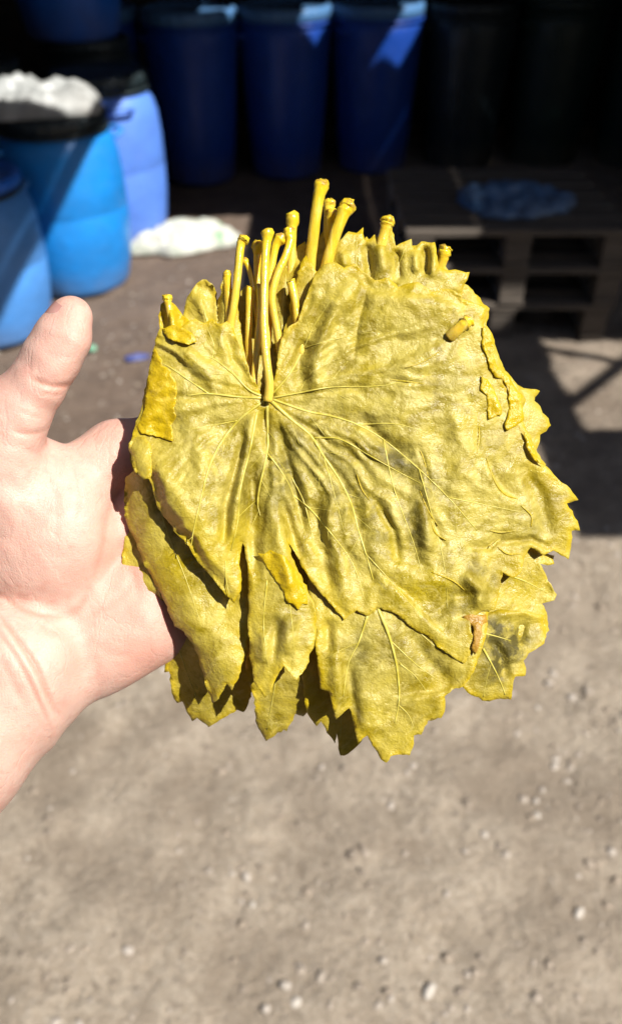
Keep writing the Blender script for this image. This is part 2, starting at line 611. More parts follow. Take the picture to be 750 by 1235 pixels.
for (a, b) in (((2.40, 1.07), (2.95, 1.67)), ((2.62, .93), (3.27, 1.63)), ((2.45, 1.56), (3.27, 1.30))):
    V, F = tube([(a[0], a[1], RZ - .03), (b[0], b[1], RZ - .03)], [.024, .024], 6)
    shed_part(MB().add(V, F), 'roof_wire', M['roofwood'])
for x, y in ((-2.7, .95), (-2.7, 3.0), (-2.7, 6.2), (2.75, .55), (2.75, 3.1), (2.75, 6.2), (4.5, .5), (4.5, 6.2)):
    shed_part(MB().box(x - .05, x + .05, y - .05, y + .05, -.02, RZ - .004, .006), 'post', M['roofwood'])
for k in range(36):                                 # back wall, upright boards
    x = -2.9 + k * .2
    shed_part(MB().box(x, x + .21, 6.30 + .008 * (k % 2), 6.33 + .008 * (k % 2), -.02, RZ - .004), 'wall_board', M['wallwood'])
for k in range(16):                                 # right and left side walls, unseen, added to keep sky light out
    y = 3.2 + k * .2
    shed_part(MB().box(2.86 + .008 * (k % 2), 2.89 + .008 * (k % 2), y, y + .21, -.02, RZ - .004), 'wall_board', M['wallwood'])
for k in range(26):
    y = 1.1 + k * .2
    shed_part(MB().box(-2.95 + .008 * (k % 2), -2.92 + .008 * (k % 2), y, y + .21, -.02, RZ - .004), 'wall_board', M['wallwood'])

yw = empty('sky_block_wall', (0, -2.6, 0))  # unseen slab added to keep low sky light off the drums
tag(yw, 'unseen wall added behind the camera to block low sky light', 'wall')
MB().box(-5, 6, -.12, .12, -.05, 3.6).build('blocker_slab', M['roofwood'], yw)
MB().box(-5.02, 6.02, -.16, .16, 3.6, 3.68, .01).build('blocker_cap', M['roofwood'], yw)

# ---------------------------------------------------------------- drums
BODY = [(.0, 0), (.185, 0), (.205, .006), (.216, .022), (.222, .05), (.236, .13), (.247, .25), (.25, .38), (.2485, .385), (.2485, .395), (.25, .40),
        (.248, .52), (.240, .62), (.226, .685), (.208, .715), (.200, .725), (.200, .745)]
LID = [(.0, .742), (.206, .742), (.212, .746), (.213, .792), (.208, .800), (.196, .803), (.186, .792), (.0, .790)]


TAPER = [(.0, 0), (.175, 0), (.192, .006), (.200, .02), (.212, .16), (.2135, .165), (.226, .34), (.240, .54), (.248, .66), (.250, .70), (.246, .715), (.238, .725), (.238, .745)]
TLID = [(.0, .742), (.242, .742), (.250, .746), (.252, .792), (.246, .800), (.230, .803), (.222, .792), (.0, .790)]


def drum(loc, label, body, lid, rz=0., s=1.0, group='plastic drums by the shed', zs=1.0, taper=False):
    t = empty('plastic_drum', loc, rz)
    t.scale = (s, s, s * zs)
    tag(t, label, 'drum', group)
    MB().lathe([(max(r, .001), z) for r, z in (TAPER if taper else BODY)], 56).build('body', M[body], t, True)
    rib = lambda a, z: 1 + (.016 * (0.5 + .5 * math.tanh(4 * math.cos(26 * a))) if .743 < z < .799 else 0)
    MB().lathe([(max(r, .001), z) for r, z in (TLID if taper else LID)], 208, rib).build('lid', M[lid], t, True)
    MB().lathe([(.212 + .038 * taper, .722), (.219 + .038 * taper, .724), (.220 + .038 * taper, .738), (.212 + .038 * taper, .740)], 56).build('clamp_ring', M['black'] if not taper else M[body], t, True)
    for sgn in (-1, 1):
        pts = [(sgn * .228, -.05, .66), (sgn * .262, -.045, .68), (sgn * .268, 0, .684), (sgn * .262, .045, .68), (sgn * .228, .05, .66)]
        V, F = tube(spline(pts, 4), [.010] * 17, 8)
        MB().add(V, F).build('handle', M[body], t, True)
    return t


drum((-1.02, 3.55, 0), 'cyan blue plastic drum carrying the white bag, lit on its lower right', 'cyan', 'black', .6, zs=.87)
drum((-1.255, 3.07, 0), 'blue plastic drum cut by the left edge, nearest to the thumb', 'paleblue', 'blue', 1.0, zs=.74)
drum((-.93, 4.06, 0), 'violet blue plastic drum behind the cyan drum, its right side sunlit', 'violet', 'black', 2.1, zs=.93)
drum((-1.45, 3.93, 0), 'dark teal drum at the left edge behind the white bag', 'black', 'black', .2)
drum((-1.09, 4.57, 0), 'black drum with shiny lid rim under the raised blue drum', 'black', 'black', .9)
drum((-1.13, 4.55, .80), 'blue drum stacked on top of a black drum at the upper left', 'blue', 'blue', 1.4)
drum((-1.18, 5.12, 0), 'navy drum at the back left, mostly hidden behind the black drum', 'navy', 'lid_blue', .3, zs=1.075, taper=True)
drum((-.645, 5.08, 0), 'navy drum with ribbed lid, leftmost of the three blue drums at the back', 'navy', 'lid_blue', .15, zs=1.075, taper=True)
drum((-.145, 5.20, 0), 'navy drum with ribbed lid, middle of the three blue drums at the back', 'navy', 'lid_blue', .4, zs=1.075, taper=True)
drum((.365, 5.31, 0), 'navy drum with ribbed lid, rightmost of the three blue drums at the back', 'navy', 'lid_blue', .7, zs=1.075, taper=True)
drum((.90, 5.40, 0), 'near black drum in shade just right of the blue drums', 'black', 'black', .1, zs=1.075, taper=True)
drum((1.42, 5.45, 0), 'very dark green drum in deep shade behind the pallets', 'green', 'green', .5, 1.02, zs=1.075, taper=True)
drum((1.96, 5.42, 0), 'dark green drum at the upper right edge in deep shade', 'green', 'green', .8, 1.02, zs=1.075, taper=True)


def crumple(name, cx, cy, z, lx, ly, hh, mt, seed, rz=0., n=46, parent=None, flat=.35):
    """a crumpled closed bag or film: superellipse cushion with sharp folds"""
    u = np.linspace(-1, 1, n)
    U, Vv = np.meshgrid(u, u, indexing='ij')
    rr = np.sqrt(np.clip(1 - .5 * Vv ** 2, 0, 1)), np.sqrt(np.clip(1 - .5 * U ** 2, 0, 1))
    X, Y = U * rr[0], Vv * rr[1]
    rad = np.hypot(X, Y)
    ang = np.arctan2(Y, X)
    out = 1 + .16 * vnoise(np.cos(ang), np.sin(ang), .55, seed) + .10 * vnoise(np.cos(ang), np.sin(ang), .22, seed + 1)
    X, Y = X * out, Y * out
    dome = np.clip(1 - rad ** 2.4, 0, 1) ** .5
    f = (1 - np.abs(vnoise(X, Y, .55, seed + 2))) * .55 + (1 - np.abs(vnoise(X, Y, .26, seed + 3))) * .35 + .2 * vnoise(X, Y, .12, seed + 4)
    Zt = dome * (flat + f * (1 - flat)) + .05 * vnoise(X, Y, .2, seed + 5) * dome
    Zb = -.02 * np.ones_like(Zt) * dome
    top = np.stack([X * lx, Y * ly, Zt * hh + .004], -1).reshape(-1, 3)
    bot = np.stack([X * lx, Y * ly, Zb * hh], -1).reshape(-1, 3)
    I = np.arange(n * n).reshape(n, n)
    q = np.stack([I[:-1, :-1], I[1:, :-1], I[1:, 1:], I[:-1, 1:]], -1).reshape(-1, 4)
    ring = np.concatenate([I[0, :-1], I[:-1, -1], I[-1, :0:-1], I[:0:-1, 0]])
    r2 = np.roll(ring, -1)
    sidef = np.stack([ring, r2, r2 + n * n, ring + n * n], -1)
    o = mk(name, np.concatenate([top, bot]).tolist(), np.concatenate([q, q[:, ::-1] + n * n, sidef]).tolist(), mt, parent)
    o.location = (cx, cy, z); o.rotation_euler = (0, 0, rz)
    recalc(o)
    return o


tag(crumple('plastic_bag', -1.10, 3.50, .700, .30, .16, .13, M['white'], 31, .25, flat=.25), 'crumpled white plastic bag lying on top of the cyan drum', 'bag')
tag(crumple('plastic_bag', -1.52, 3.90, .803, .16, .15, .42, M['white'], 37, .2, flat=.7), 'white sack standing on the teal drum in the top left corner', 'bag')
tag(crumple('plastic_sheet', -.62, 3.96, .01, .25, .14, .12, M['film'], 41, .28, flat=.3), 'crumpled white plastic sheet on the ground beside the blue drums', 'sheet')

# ---------------------------------------------------------------- stacked pallets on the right
for k, lab in enumerate(('lowest of the dark wooden pallets at right, a sunlit slat along its front', 'middle one of the stacked dark wooden pallets at right', 'topmost dark wooden pallet at right, carrying the blue sheet')):
    pal = empty('wooden_pallet', (.74 + .012 * (k == 1), 3.36 - .01 * k, .144 * k), .02 * (k - 1))
    tag(pal, lab, 'pallet', 'stacked wooden pallets')
    for q in range(3):
        x = -.40 + q * .355
        MB().box(x, x + .09, -.38, .38, .0, .020, .002).build('bottom_board', M['wood'], pal)
        for y in (-.375, -.05, .285):
            MB().box(x, x + .09, y, y + .09, .0205, .098, .003).build('block', M['wood'], pal)
    for q in range(3):
        x = -.40 + q * .355
        MB().box(x - .002, x + .092, -.38, .38, .0985, .119, .002).build('stringer_board', M['wood'], pal)
    for q in range(6):
        y = -.384 + q * .134
        MB().box(-.41, .41, y, y + .100, .1195, .142, .002).build('deck_board', M['wood'], pal)
tag(crumple('plastic_sheet', .78, 3.24, .434, .22, .17, .075, M['bluebag'], 53, -.06, flat=.2), 'folded blue plastic sheet lying on the topmost dark pallet', 'sheet')
tag(crumple('plastic_bag', 1.36, 3.02, .0, .10, .09, .10, M['white'], 59, .4), 'small greyish bag on the ground at the right edge beside the pallets', 'bag')

p = ground_pt(112, 424)
cap = MB().lathe([(.001, 0), (.016, 0), (.017, .002), (.017, .012), (.015, .014), (.001, .0145)], 24).build('bottle_cap', plastic('mint_plastic', (.22, .55, .36)), None, True)
cap.location = (p.x, p.y, .012 + float(ground_h(np.array(p.x), np.array(p.y))) * 1.0)
tag(cap, 'small mint green bottle cap on the ground beside the thumb', 'bottle cap')
p = ground_pt(165, 436)
tag(crumple('plastic_scrap', p.x, p.y, .012, .045, .018, .014, M['navy'], 61, .3, 20), 'small blue plastic scrap on the ground between thumb and leaves', 'scrap')

# ---------------------------------------------------------------- the held stack: a frame 0.30 m in front of the lens
D0 = .30
SC = D0 / FPX                                   # metres per photo pixel at that distance
cam_m = Matrix.Translation((0, 0, CAM_Z)) @ Matrix.Rotation(math.radians(90) - PITCH, 4, 'X')
FRAME = cam_m @ Matrix.Translation((0, 0, -D0))


def Lv(x, y, h):
    x, y, h = np.asarray(x, float), np.asarray(y, float), np.asarray(h, float)
    k = 1 - h / FPX
    return np.stack([(x - 375) * SC * k, (617.5 - y) * SC * k, h * SC + 0 * x], -1)


def frame_root(name, px, py, h):
    o = bpy.data.objects.new(name, None)
    o.empty_display_size = .02
    C.objects.link(o)
    off = Lv(px, py, h)
    o.matrix_world = FRAME @ Matrix.Translation(Vector(off))
    return o, off


def dense(poly, step=4.0, jit=.7, seed=0):
    q = np.random.default_rng(seed)
    P = np.asarray(poly, float)
    out = []
    for i in range(len(P)):
        a, b = P[i], P[(i + 1) % len(P)]
        d = np.hypot(*(b - a)); n = max(1, int(d / step))
        nn = np.array([-(b - a)[1], (b - a)[0]]) / max(d, 1e-6)
        bow = q.uniform(-.06, .06) * d
        for k in range(n):
            t = k / n
            out.append(a + (b - a) * t + nn * (bow * 4 * t * (1 - t) + (q.normal(0, jit) if 0 < k else 0)))
    return np.array(out)


def inside(px, py, poly):
    r = np.zeros(px.shape, bool)
    x, y = poly[:, 0], poly[:, 1]
    x2, y2 = np.roll(x, -1), np.roll(y, -1)
    for a, b, c, d in zip(x, y, x2, y2):
        if b == d: continue
        m = ((b > py) != (d > py)) & (px < (c - a) * (py - b) / (d - b) + a)
        r ^= m
    return r


def loop_dist(px, py, poly):
    best = np.full(px.shape, 1e9)
    for a, b in zip(poly, np.roll(poly, -1, 0)):
        d = b - a; l2 = max(d @ d, 1e-9)
        t = np.clip(((px - a[0]) * d[0] + (py - a[1]) * d[1]) / l2, 0, 1)
        best = np.minimum(best, np.hypot(px - a[0] - t * d[0], py - a[1] - t * d[1]))
    return best


def sheet_mesh(name, poly, hfun, spacing, mats, parent, off, seed=0, thick=.75, stains=()):
    q = np.random.default_rng(seed + 5)
    bnd = dense(poly, 4.0, .55, seed)
    x0, y0 = bnd.min(0); x1, y1 = bnd.max(0)
    xs = np.arange(x0, x1, spacing); ys = np.arange(y0, y1, spacing * .866)
    X, Y = np.meshgrid(xs, ys, indexing='ij')
    X = X + (np.arange(len(ys)) % 2)[None, :] * spacing * .5
    X = (X + q.normal(0, spacing * .12, X.shape)).ravel(); Y = (Y + q.normal(0, spacing * .12, Y.shape)).ravel()
    k = inside(X, Y, bnd)
    X, Y = X[k], Y[k]
    k = loop_dist(X, Y, bnd) > spacing * .45
    pts = np.concatenate([bnd, np.stack([X[k], Y[k]], -1)])
    nb = len(bnd)
    vo, _e, fo, *_r = delaunay_2d_cdt([Vector(p) for p in pts], [], [list(range(nb))], 1, 1e-5)
    P = np.array([v[:] for v in vo]); F = np.array([list(f) for f in fo])
    ed = loop_dist(P[:, 0], P[:, 1], bnd)
    h = hfun(P[:, 0], P[:, 1], ed)
    a, b, c = P[F[:, 0]], P[F[:, 1]], P[F[:, 2]]
    ccw = (b[:, 0] - a[:, 0]) * (c[:, 1] - a[:, 1]) - (b[:, 1] - a[:, 1]) * (c[:, 0] - a[:, 0]) < 0    # y runs down
    F = np.where(ccw[:, None], F, F[:, ::-1])
    n = len(P)
    top = Lv(P[:, 0], P[:, 1], h) - off
    bot = Lv(P[:, 0], P[:, 1], h - thick) - off
    es = np.concatenate([F[:, [0, 1]], F[:, [1, 2]], F[:, [2, 0]]])
    key = {}
    for i, j in es.tolist():
        if (j, i) in key: del key[(j, i)]
        else: key[(i, j)] = 1
    rim = np.array([(i + n, j + n, j, i) for i, j in key])
    faces = F.tolist() + (F[:, ::-1] + n).tolist() + rim.tolist()
    midx = [0] * len(F) + [1] * len(F) + [1] * len(rim)
    o = mk(name, np.concatenate([top, bot]).tolist(), faces, mats, parent, True, midx)
    set_attr(o, 'edge', np.concatenate([ed, ed]))
    st = np.zeros(n)
    for (sx_, sy_, rx, ry, rot, amt) in stains:
        dx, dy = P[:, 0] - sx_, P[:, 1] - sy_
        c_, s_ = math.cos(rot), math.sin(rot)
        e2 = ((dx * c_ + dy * s_) / rx) ** 2 + ((-dx * s_ + dy * c_) / ry) ** 2
        st = np.maximum(st, amt * np.exp(-e2))
    set_attr(o, 'stain', np.concatenate([st, st]))
    return o


def shared(x, y):
    """the drape all leaves of the stack follow"""
    left = np.clip(255 - x, 0, None); bot = np.clip(y - 760, 0, None); right = np.clip(x - 600, 0, None)
    top = np.clip(330 - y, 0, None)
    g = -.0016 * left ** 2 - .0008 * bot ** 2 - .0004 * right ** 2 - .0008 * top ** 2
    rr = np.clip(x - 420, 0, None)
    g = g - .0005 * rr ** 2 * np.clip((y - 250) / 150, 0, 1) + 14 * np.clip(rr / 150, 0, 1)
    g = g + 9 * vnoise(x, y, 130, 101) + 3.0 * vnoise(x, y, 55, 102)
    return g


def crease_sum(x, y, creases):
    h = np.zeros(x.shape)
    for pts, w, amp, kind in creases:
        d, s, t = seg_dist(x, y, pts)
        fade = np.clip(np.minimum(t, 1 - t) / .22, 0, 1) ** .7
        if kind == 'r':
            h = h + 1.35 * amp * fade * np.exp(-(d / w) ** 2)
        elif kind == 'v':
            h = h + amp * fade * np.exp(-d / w)
        else:                                    # 's': a step that is high on its left side and fades away
            h = h + amp * fade * np.exp(-d / (w * 5)) * np.tanh(s * d / w)
    return h


# ---- the top leaf
A = [(327, 478), (331, 455), (334, 430), (339, 408), (348, 394), (360, 386), (370, 356), (379, 332), (391, 319), (402, 316), (415, 323), (427, 318),
     (440, 329), (452, 338), (468, 335), (480, 346), (503, 340), (520, 352), (540, 348), (556, 356), (558, 364), (572, 366), (588, 370),
     (582, 390), (586, 402), (592, 430), (596, 445), (606, 458), (612, 470), (618, 490), (628, 505), (634, 520), (645, 540), (655, 560), (667, 572),
     (677, 582), (683, 585), (690, 594), (697, 603), (683, 607), (690, 616), (696, 628), (699, 640), (689, 640), (689, 652), (688, 662), (685, 675),
     (676, 670), (667, 664), (655, 670), (640, 660), (632, 672), (628, 690), (618, 698), (606, 690), (604, 705), (600, 722), (596, 736), (580, 738),
     (566, 745), (572, 770), (560, 800), (545, 792), (515, 767), (480, 742), (455, 733), (443, 744), (430, 736), (415, 748), (400, 730), (388, 718),
     (374, 700), (362, 680), (348, 655), (352, 672), (360, 690), (372, 715), (382, 745), (381, 765), (376, 785), (369, 806), (357, 822), (349, 812),
     (342, 803), (333, 818), (328, 830), (320, 842), (309, 826), (303, 800), (301, 770), (300, 735), (299, 700), (296, 670), (293, 655), (290, 668),
     (291, 690), (291, 712), (283, 728), (272, 718), (252, 692), (232, 667), (212, 643), (196, 620), (186, 598), (180, 578), (165, 572), (157, 552),
     (155, 540), (160, 525), (168, 500), (174, 470), (180, 445), (184, 425), (187, 410), (193, 396), (203, 394), (215, 397), (226, 388), (236, 384),
     (247, 390), (256, 384), (264, 391), (274, 387), (281, 396), (287, 410), (294, 430), (302, 452), (312, 470), (319, 478)]
VEINS_A = [
    ([(320, 480), (290, 479), (252, 475), (225, 477)], 2.4), ([(252, 475), (230, 460), (205, 443), (196, 438)], 1.5),
    ([(319, 479), (300, 470), (280, 450), (256, 432), (238, 428)], 2.1), ([(256, 432), (258, 416), (250, 396)], 1.2),
    ([(319, 483), (290, 505), (268, 532), (253, 562), (244, 595), (234, 638), (231, 658)], 2.5), ([(288, 507), (252, 514), (215, 520)], 1.1),
    ([(322, 484), (323, 520), (322, 546), (313, 588), (311, 608), (314, 622)], 2.7), ([(322, 546), (340, 570), (354, 598), (372, 660)], 1.5),
    ([(310, 497), (302, 540), (290, 590), (287, 628), (279, 664)], 1.9),
    ([(326, 483), (350, 505), (374, 525), (390, 550), (410, 580), (424, 610), (432, 640), (441, 668), (450, 700)], 3.1),
    ([(378, 528), (410, 530), (450, 552), (482, 570), (520, 590)], 1.5), ([(390, 550), (404, 600), (414, 640)], 1.0),
    ([(327, 481), (370, 496), (400, 502), (430, 512), (462, 530), (505, 566), (540, 600), (575, 640)], 2.2),
    ([(430, 512), (480, 512), (530, 528)], 1.2), ([(327, 480), (360, 474), (400, 467), (462, 465), (520, 452)], 1.6),
    ([(328, 476), (350, 450), (366, 420), (378, 394), (400, 360)], 1.8), ([(366, 420), (400, 410), (450, 400)], 1.0),
    ([(354, 598), (372, 612), (398, 642), (425, 680), (440, 725)], 1.6), ([(352, 576), (366, 604), (374, 636), (380, 668)], 1.4),
    ([(505, 566), (520, 620), (535, 680), (540, 740)], 1.2), ([(462, 530), (475, 590), (500, 660), (515, 720)], 1.3),
    ([(441, 668), (470, 700), (500, 735)], 1.1), ([(540, 600), (590, 610), (640, 620)], 1.0), ([(272, 676), (273, 700), (277, 718)], 1.4),
    ([(322, 700), (318, 750), (322, 800)], 1.2), ([(345, 700), (352, 750), (355, 790)], 1.1)]
CREASE_A = [
    ([(318, 492), (320, 520), (326, 548)], 7, -7, 'r'), ([(330, 500), (342, 540), (352, 575), (360, 610), (370, 655)], 7, -8, 'r'),
    ([(333, 492), (372, 526), (398, 566), (420, 606), (436, 660)], 5, 6, 's'), ([(334, 486), (380, 500), (440, 518), (500, 560)], 5, 4.5, 's'),
    ([(306, 495), (298, 545), (287, 600), (280, 660)], 6, 9, 'r'), ([(296, 520), (284, 570), (272, 610), (270, 660)], 5, -8, 'r'),
    ([(300, 540), (306, 600), (305, 650), (310, 700)], 9, -8, 'r'),
    ([(324, 600), (335, 640), (346, 690), (355, 730)], 10, 7, 'r'), ([(340, 600), (352, 640), (362, 676)], 6, -7, 'r'),
    ([(390, 600), (402, 650), (412, 700), (415, 740)], 12, 7, 'r'), ([(378, 600), (388, 650), (398, 715)], 9, -5, 'r'),
    ([(503, 535), (512, 560), (522, 595)], 2.2, -4.5, 'v'), ([(505, 590), (515, 615), (530, 645)], 2.2, -4, 'v'), ([(520, 615), (530, 650), (540, 660)], 2.0, -3.5, 'v'),
    ([(478, 545), (498, 600), (502, 650), (500, 700)], 12, -3.5, 'r'), ([(515, 560), (512, 620), (516, 680)], 11, 6, 'r'),
    ([(586, 554), (594, 576), (606, 594), (624, 602)], 2.4, 7, 's'), ([(577, 512), (576, 530), (575, 547)], 1.8, -4.5, 'v'),
    ([(470, 458), (490, 461), (510, 463)], 1.8, -4.5, 'v'), ([(455, 440), (485, 432), (520, 418), (545, 405)], 6, 4, 's'),
    ([(380, 480), (381, 440), (392, 400), (402, 370), (425, 340)], 9, 8, 'r'), ([(362, 470), (362, 440), (370, 410)], 9, -7, 'r'),
    ([(425, 440), (432, 390), (445, 340)], 3.0, -6, 'v'), ([(440, 330), (428, 356), (425, 382)], 5, 5, 's'),
    ([(410, 322), (450, 352), (520, 358), (572, 375)], 5, 5, 's'), ([(430, 500), (470, 540), (500, 548)], 8, -5, 'r'),
    ([(420, 640), (470, 690), (520, 700), (570, 690)], 14, 5, 'r'), ([(455, 690), (490, 720), (540, 770)], 3, 5, 's'),
    ([(560, 690), (580, 715), (575, 735)], 8, 8, 'r'), ([(520, 745), (545, 720), (600, 715)], 6, -4, 'r'),
    ([(630, 560), (650, 600), (660, 650)], 10, -6, 'r'), ([(545, 480), (560, 540), (550, 600)], 14, 4, 'r'),
    ([(610, 640), (590, 660), (560, 660)], 5, -5, 'r'), ([(600, 655), (640, 650), (665, 662)], 4, -5, 'r'),
    ([(450, 600), (475, 640), (480, 680)], 5, -5, 'r'), ([(215, 420), (240, 440), (262, 470)], 9, 4, 'r'), ([(210, 480), (240, 530), (245, 590)], 14, 4, 'r'),
    ([(300, 455), (280, 430), (272, 400)], 5, -4, 'r'), ([(190, 540), (200, 580), (240, 640)], 10, 4, 'r'),
    ([(545, 402), (556, 394), (566, 386)], 8, 5, 'r'), ([(320, 760), (316, 800)], 8, 5, 'r'), ([(352, 740), (345, 790)], 10, 5, 'r'), ([(334, 745), (330, 800)], 5, -4, 'r')]


def wrinkle(x, y, seed, a=1.0):
    return a * (2.6 * (1 - 2 * np.abs(vnoise(x, y, 34, seed))) + 1.7 * (1 - 2 * np.abs(vnoise(x + .6 * y, y - .4 * x, 19, seed + 1)))
                + .9 * (1 - 2 * np.abs(vnoise(x, y, 11, seed + 2))) + .4 * vnoise(x, y, 5.5, seed + 3))


def radial(x, y, cx, cy, amp, seed):
    """limp folds that run out from the stem joint"""
    th = np.arctan2(y - cy, x - cx); rr = np.hypot(x - cx, y - cy)
    th = th + .10 * vnoise(x, y, 70, seed) + .03 * vnoise(x, y, 24, seed + 1)
    n = vnoise(th * 10, rr / 240, 1.15, seed + 2); m = vnoise(th * 10, rr / 120, .5, seed + 3)
    env = np.clip(rr / 110, 0, 1) * np.clip(1.25 - rr / 420, .3, 1)
    return amp * env * ((1 - 2 * np.sqrt(n * n + .02)) + .45 * (1 - 2 * np.sqrt(m * m + .02)))


def h_A(x, y, ed):
    h = 4 + shared(x, y) + wrinkle(x, y, 201, .42) + crease_sum(x, y, CREASE_A) + radial(x, y, 322, 480, 3.0, 251)
    for pts, r in VEINS_A:                        # blade cushions up between the veins
        d, s, t = seg_dist(x, y, pts)
        h = h - 1.1 * r * .55 * np.exp(-(d / 7) ** 2)
    lobe = np.exp(-((x - 338) / 34) ** 2) * np.clip((y - 660) / 60, 0, 1)
    h = h + 10 * lobe
    left = np.clip((300 - x) / 60, 0, 1) * np.clip((y - 520) / 60, 0, 1)
    h = h + 22 * left * np.clip(ed / 14, .25, 1)
    e = np.clip(1 - ed / 9, 0, 1) ** 2
    h = h - e * (.3 + 4.0 * vnoise(x, y, 26, 231) + 1.8 * vnoise(x, y, 12, 232))
    return h


LEAF_GROUP = 'brined vine leaves in the held stack'
FLAT0 = lambda p: (p[:, 0], p[:, 1])


def vein_part(parent, off, veins, hfun, branches=True, seed=1, scale=.80, poly=None):
    """raised veins: a tapering tube for each, with fine side branches"""
    q = random.Random(seed)
    mb = MB()
    for pts, r in veins:
        P = spline(pts, 8)
        todo = [(P, r)]
        if branches and len(P) > 20 and r > 1.55:
            for k in range(8, len(P) - 4, 7):
                for sgn in (-1, 1):
                    if q.random() < .45: continue
                    d = P[min(k + 2, len(P) - 1)] - P[k - 2]; d /= np.hypot(*d) + 1e-9
                    a = sgn * q.uniform(.6, .95)
                    e = np.array([d[0] * math.cos(a) - d[1] * math.sin(a), d[0] * math.sin(a) + d[1] * math.cos(a)])
                    L = q.uniform(18, 42)
                    todo.append((spline([P[k], P[k] + e * L * .5 + d * 2, P[k] + e * L + d * L * .18], 6), .50))
        for Q, rr in todo:
            rad = np.linspace(rr, max(.35, rr * .30), len(Q)) * scale
            if poly is not None:                  # a vein ends before the margin
                ok = inside(Q[:, 0], Q[:, 1], poly) & (loop_dist(Q[:, 0], Q[:, 1], poly) > 2.5)
                bad = np.flatnonzero(~ok)
                bad = bad[bad > 1]
                if len(bad): Q, rad = Q[:bad[0]], rad[:bad[0]]
                if len(Q) < 4: continue
            rad = rad * (1 + .18 * vnoise(Q[:, 0], Q[:, 1], 7, seed))
            h = hfun(Q[:, 0], Q[:, 1], np.full(len(Q), 50.)) + rad * .05
            V, F = tube(Lv(Q[:, 0], Q[:, 1], h) - off, rad * SC, 6)
            mb.add(V, F)
    return mb.build('vein', M['vein'], parent, True)


def stem_part(parent, off, pts, r, tip=1.45, n=10, cut=False):
    r = r * 1.06
    P = spline(pts, 7)
    m = len(P)
    s = np.linspace(0, 1, m)
    L = np.concatenate([[0], np.cumsum(np.linalg.norm(P[1:] - P[:-1], axis=1))]); tot = L[-1]
    rem = tot - L
    sd = int(abs(pts[0][0] * 7 + pts[-1][1])) % 1000
    rad = r * (1.0 - .10 * np.sin(math.pi * s)) * (1 + .05 * vnoise(L, 0 * L, 14, sd) + .03 * vnoise(L, 0 * L, 5, sd + 1))
    ext = P[-1] - P[-2]; ext /= np.linalg.norm(ext) + 1e-9
    qs = np.random.default_rng(sd)
    ext = ext + qs.normal(0, .22, 3); ext /= np.linalg.norm(ext)
    if not cut:                                   # a swollen knob where the stem broke from the vine
        rad = rad * (1 + (tip - 1) * np.exp(-((rem - r * .25) / (1.05 * r)) ** 2))
        ks, rs = (.30, .55, .72, .80, .76), (.96, .80, .52, .26, .10)
    else:
        ks, rs = (.10, .16, .16), (.98, .88, .2)
    P2 = [P[-1] + ext * r * k for k in ks]
    R2 = [rad[-1] * k for k in rs]
    P = np.concatenate([P, P2]); rad = np.concatenate([rad, R2])
    V, F = tube(Lv(P[:, 0], P[:, 1], P[:, 2]) - off, rad * SC, n, 1.0)
    V = np.array(V)
    q3 = np.random.default_rng(sd + 9)
    w = np.repeat(np.clip(1 - np.concatenate([rem, [0] * len(ks)]) / (2.2 * r), 0, 1), n)[:, None]
    lump = q3.normal(0, 1, (len(V), 3)); lump = (lump + np.roll(lump, 1, 0) + np.roll(lump, n, 0)) / 1.7
    V = V + lump * w * r * SC * .13
    o = mk('stem', V.tolist(), F, M['stem'], parent)
    set_attr(o, 'tip', np.repeat(np.clip(np.concatenate([L, [tot] * len(ks)]) / tot, 0, 1), n))
    recalc(o)
    return o


def flap(parent, off, poly, h0, hfun, mats, seed, lift=5, name='folded_edge', fold=None):
    """a bit of margin turned over along the fold line, its free side standing off the blade"""
    fold = fold or (poly[-1], poly[0])
    def hf(x, y, ed):
        d, s_, t_ = seg_dist(x, y, fold)
        base = 4 + shared(x, y)
        cur = hfun(x, y, np.full(x.shape, 50.))
        return np.maximum(cur, base) + h0 + lift * (1 - np.exp(-d / 5.0)) + 1.3 * np.sin(d / 6.0 + 3 * vnoise(x, y, 22, seed)) + 1.2 * vnoise(x, y, 8, seed + 1)
    return sheet_mesh(name, poly, hf, 2.8, mats, parent, off, seed)


U, O = M['leaf_under'], M['leaf_upper']


def leaf(label, poly, hfun, attach, stem=None, r=5., veins=(), spacing=4.5, seed=0, stains=(), mats=None, cut=False, tip=1.45, branches=True):
    root, off = frame_root('vine_leaf', attach[0], attach[1], attach[2])
    tag(root, label, 'leaf', LEAF_GROUP)
    b = sheet_mesh('blade', poly, hfun, spacing, mats or [U, O], root, off, seed, stains=stains)
    if veins:
        vein_part(b, off, veins, hfun, branches, seed + 1, poly=np.asarray(poly, float))
    if stem:
        stem_part(root, off, stem, r, tip, cut=cut)
    return root, off, b


def layer(h0, seed, wr=.8, edge=3.0, extra=None, creases=()):
    def hf(x, y, ed):
        h = h0 + shared(x, y) + wrinkle(x, y, seed, wr * .55) + radial(x, y, 330, 470, 2.4, seed + 31)
        if creases: h = h + crease_sum(x, y, creases)
        e = np.clip(1 - ed / 9, 0, 1) ** 2
        h = h - e * (.15 * edge + 1.2 * edge * vnoise(x, y, 24, seed + 9) + .6 * edge * vnoise(x, y, 11, seed + 10))
        if extra is not None: h = h + extra(x, y, ed)
        return h
    return hf


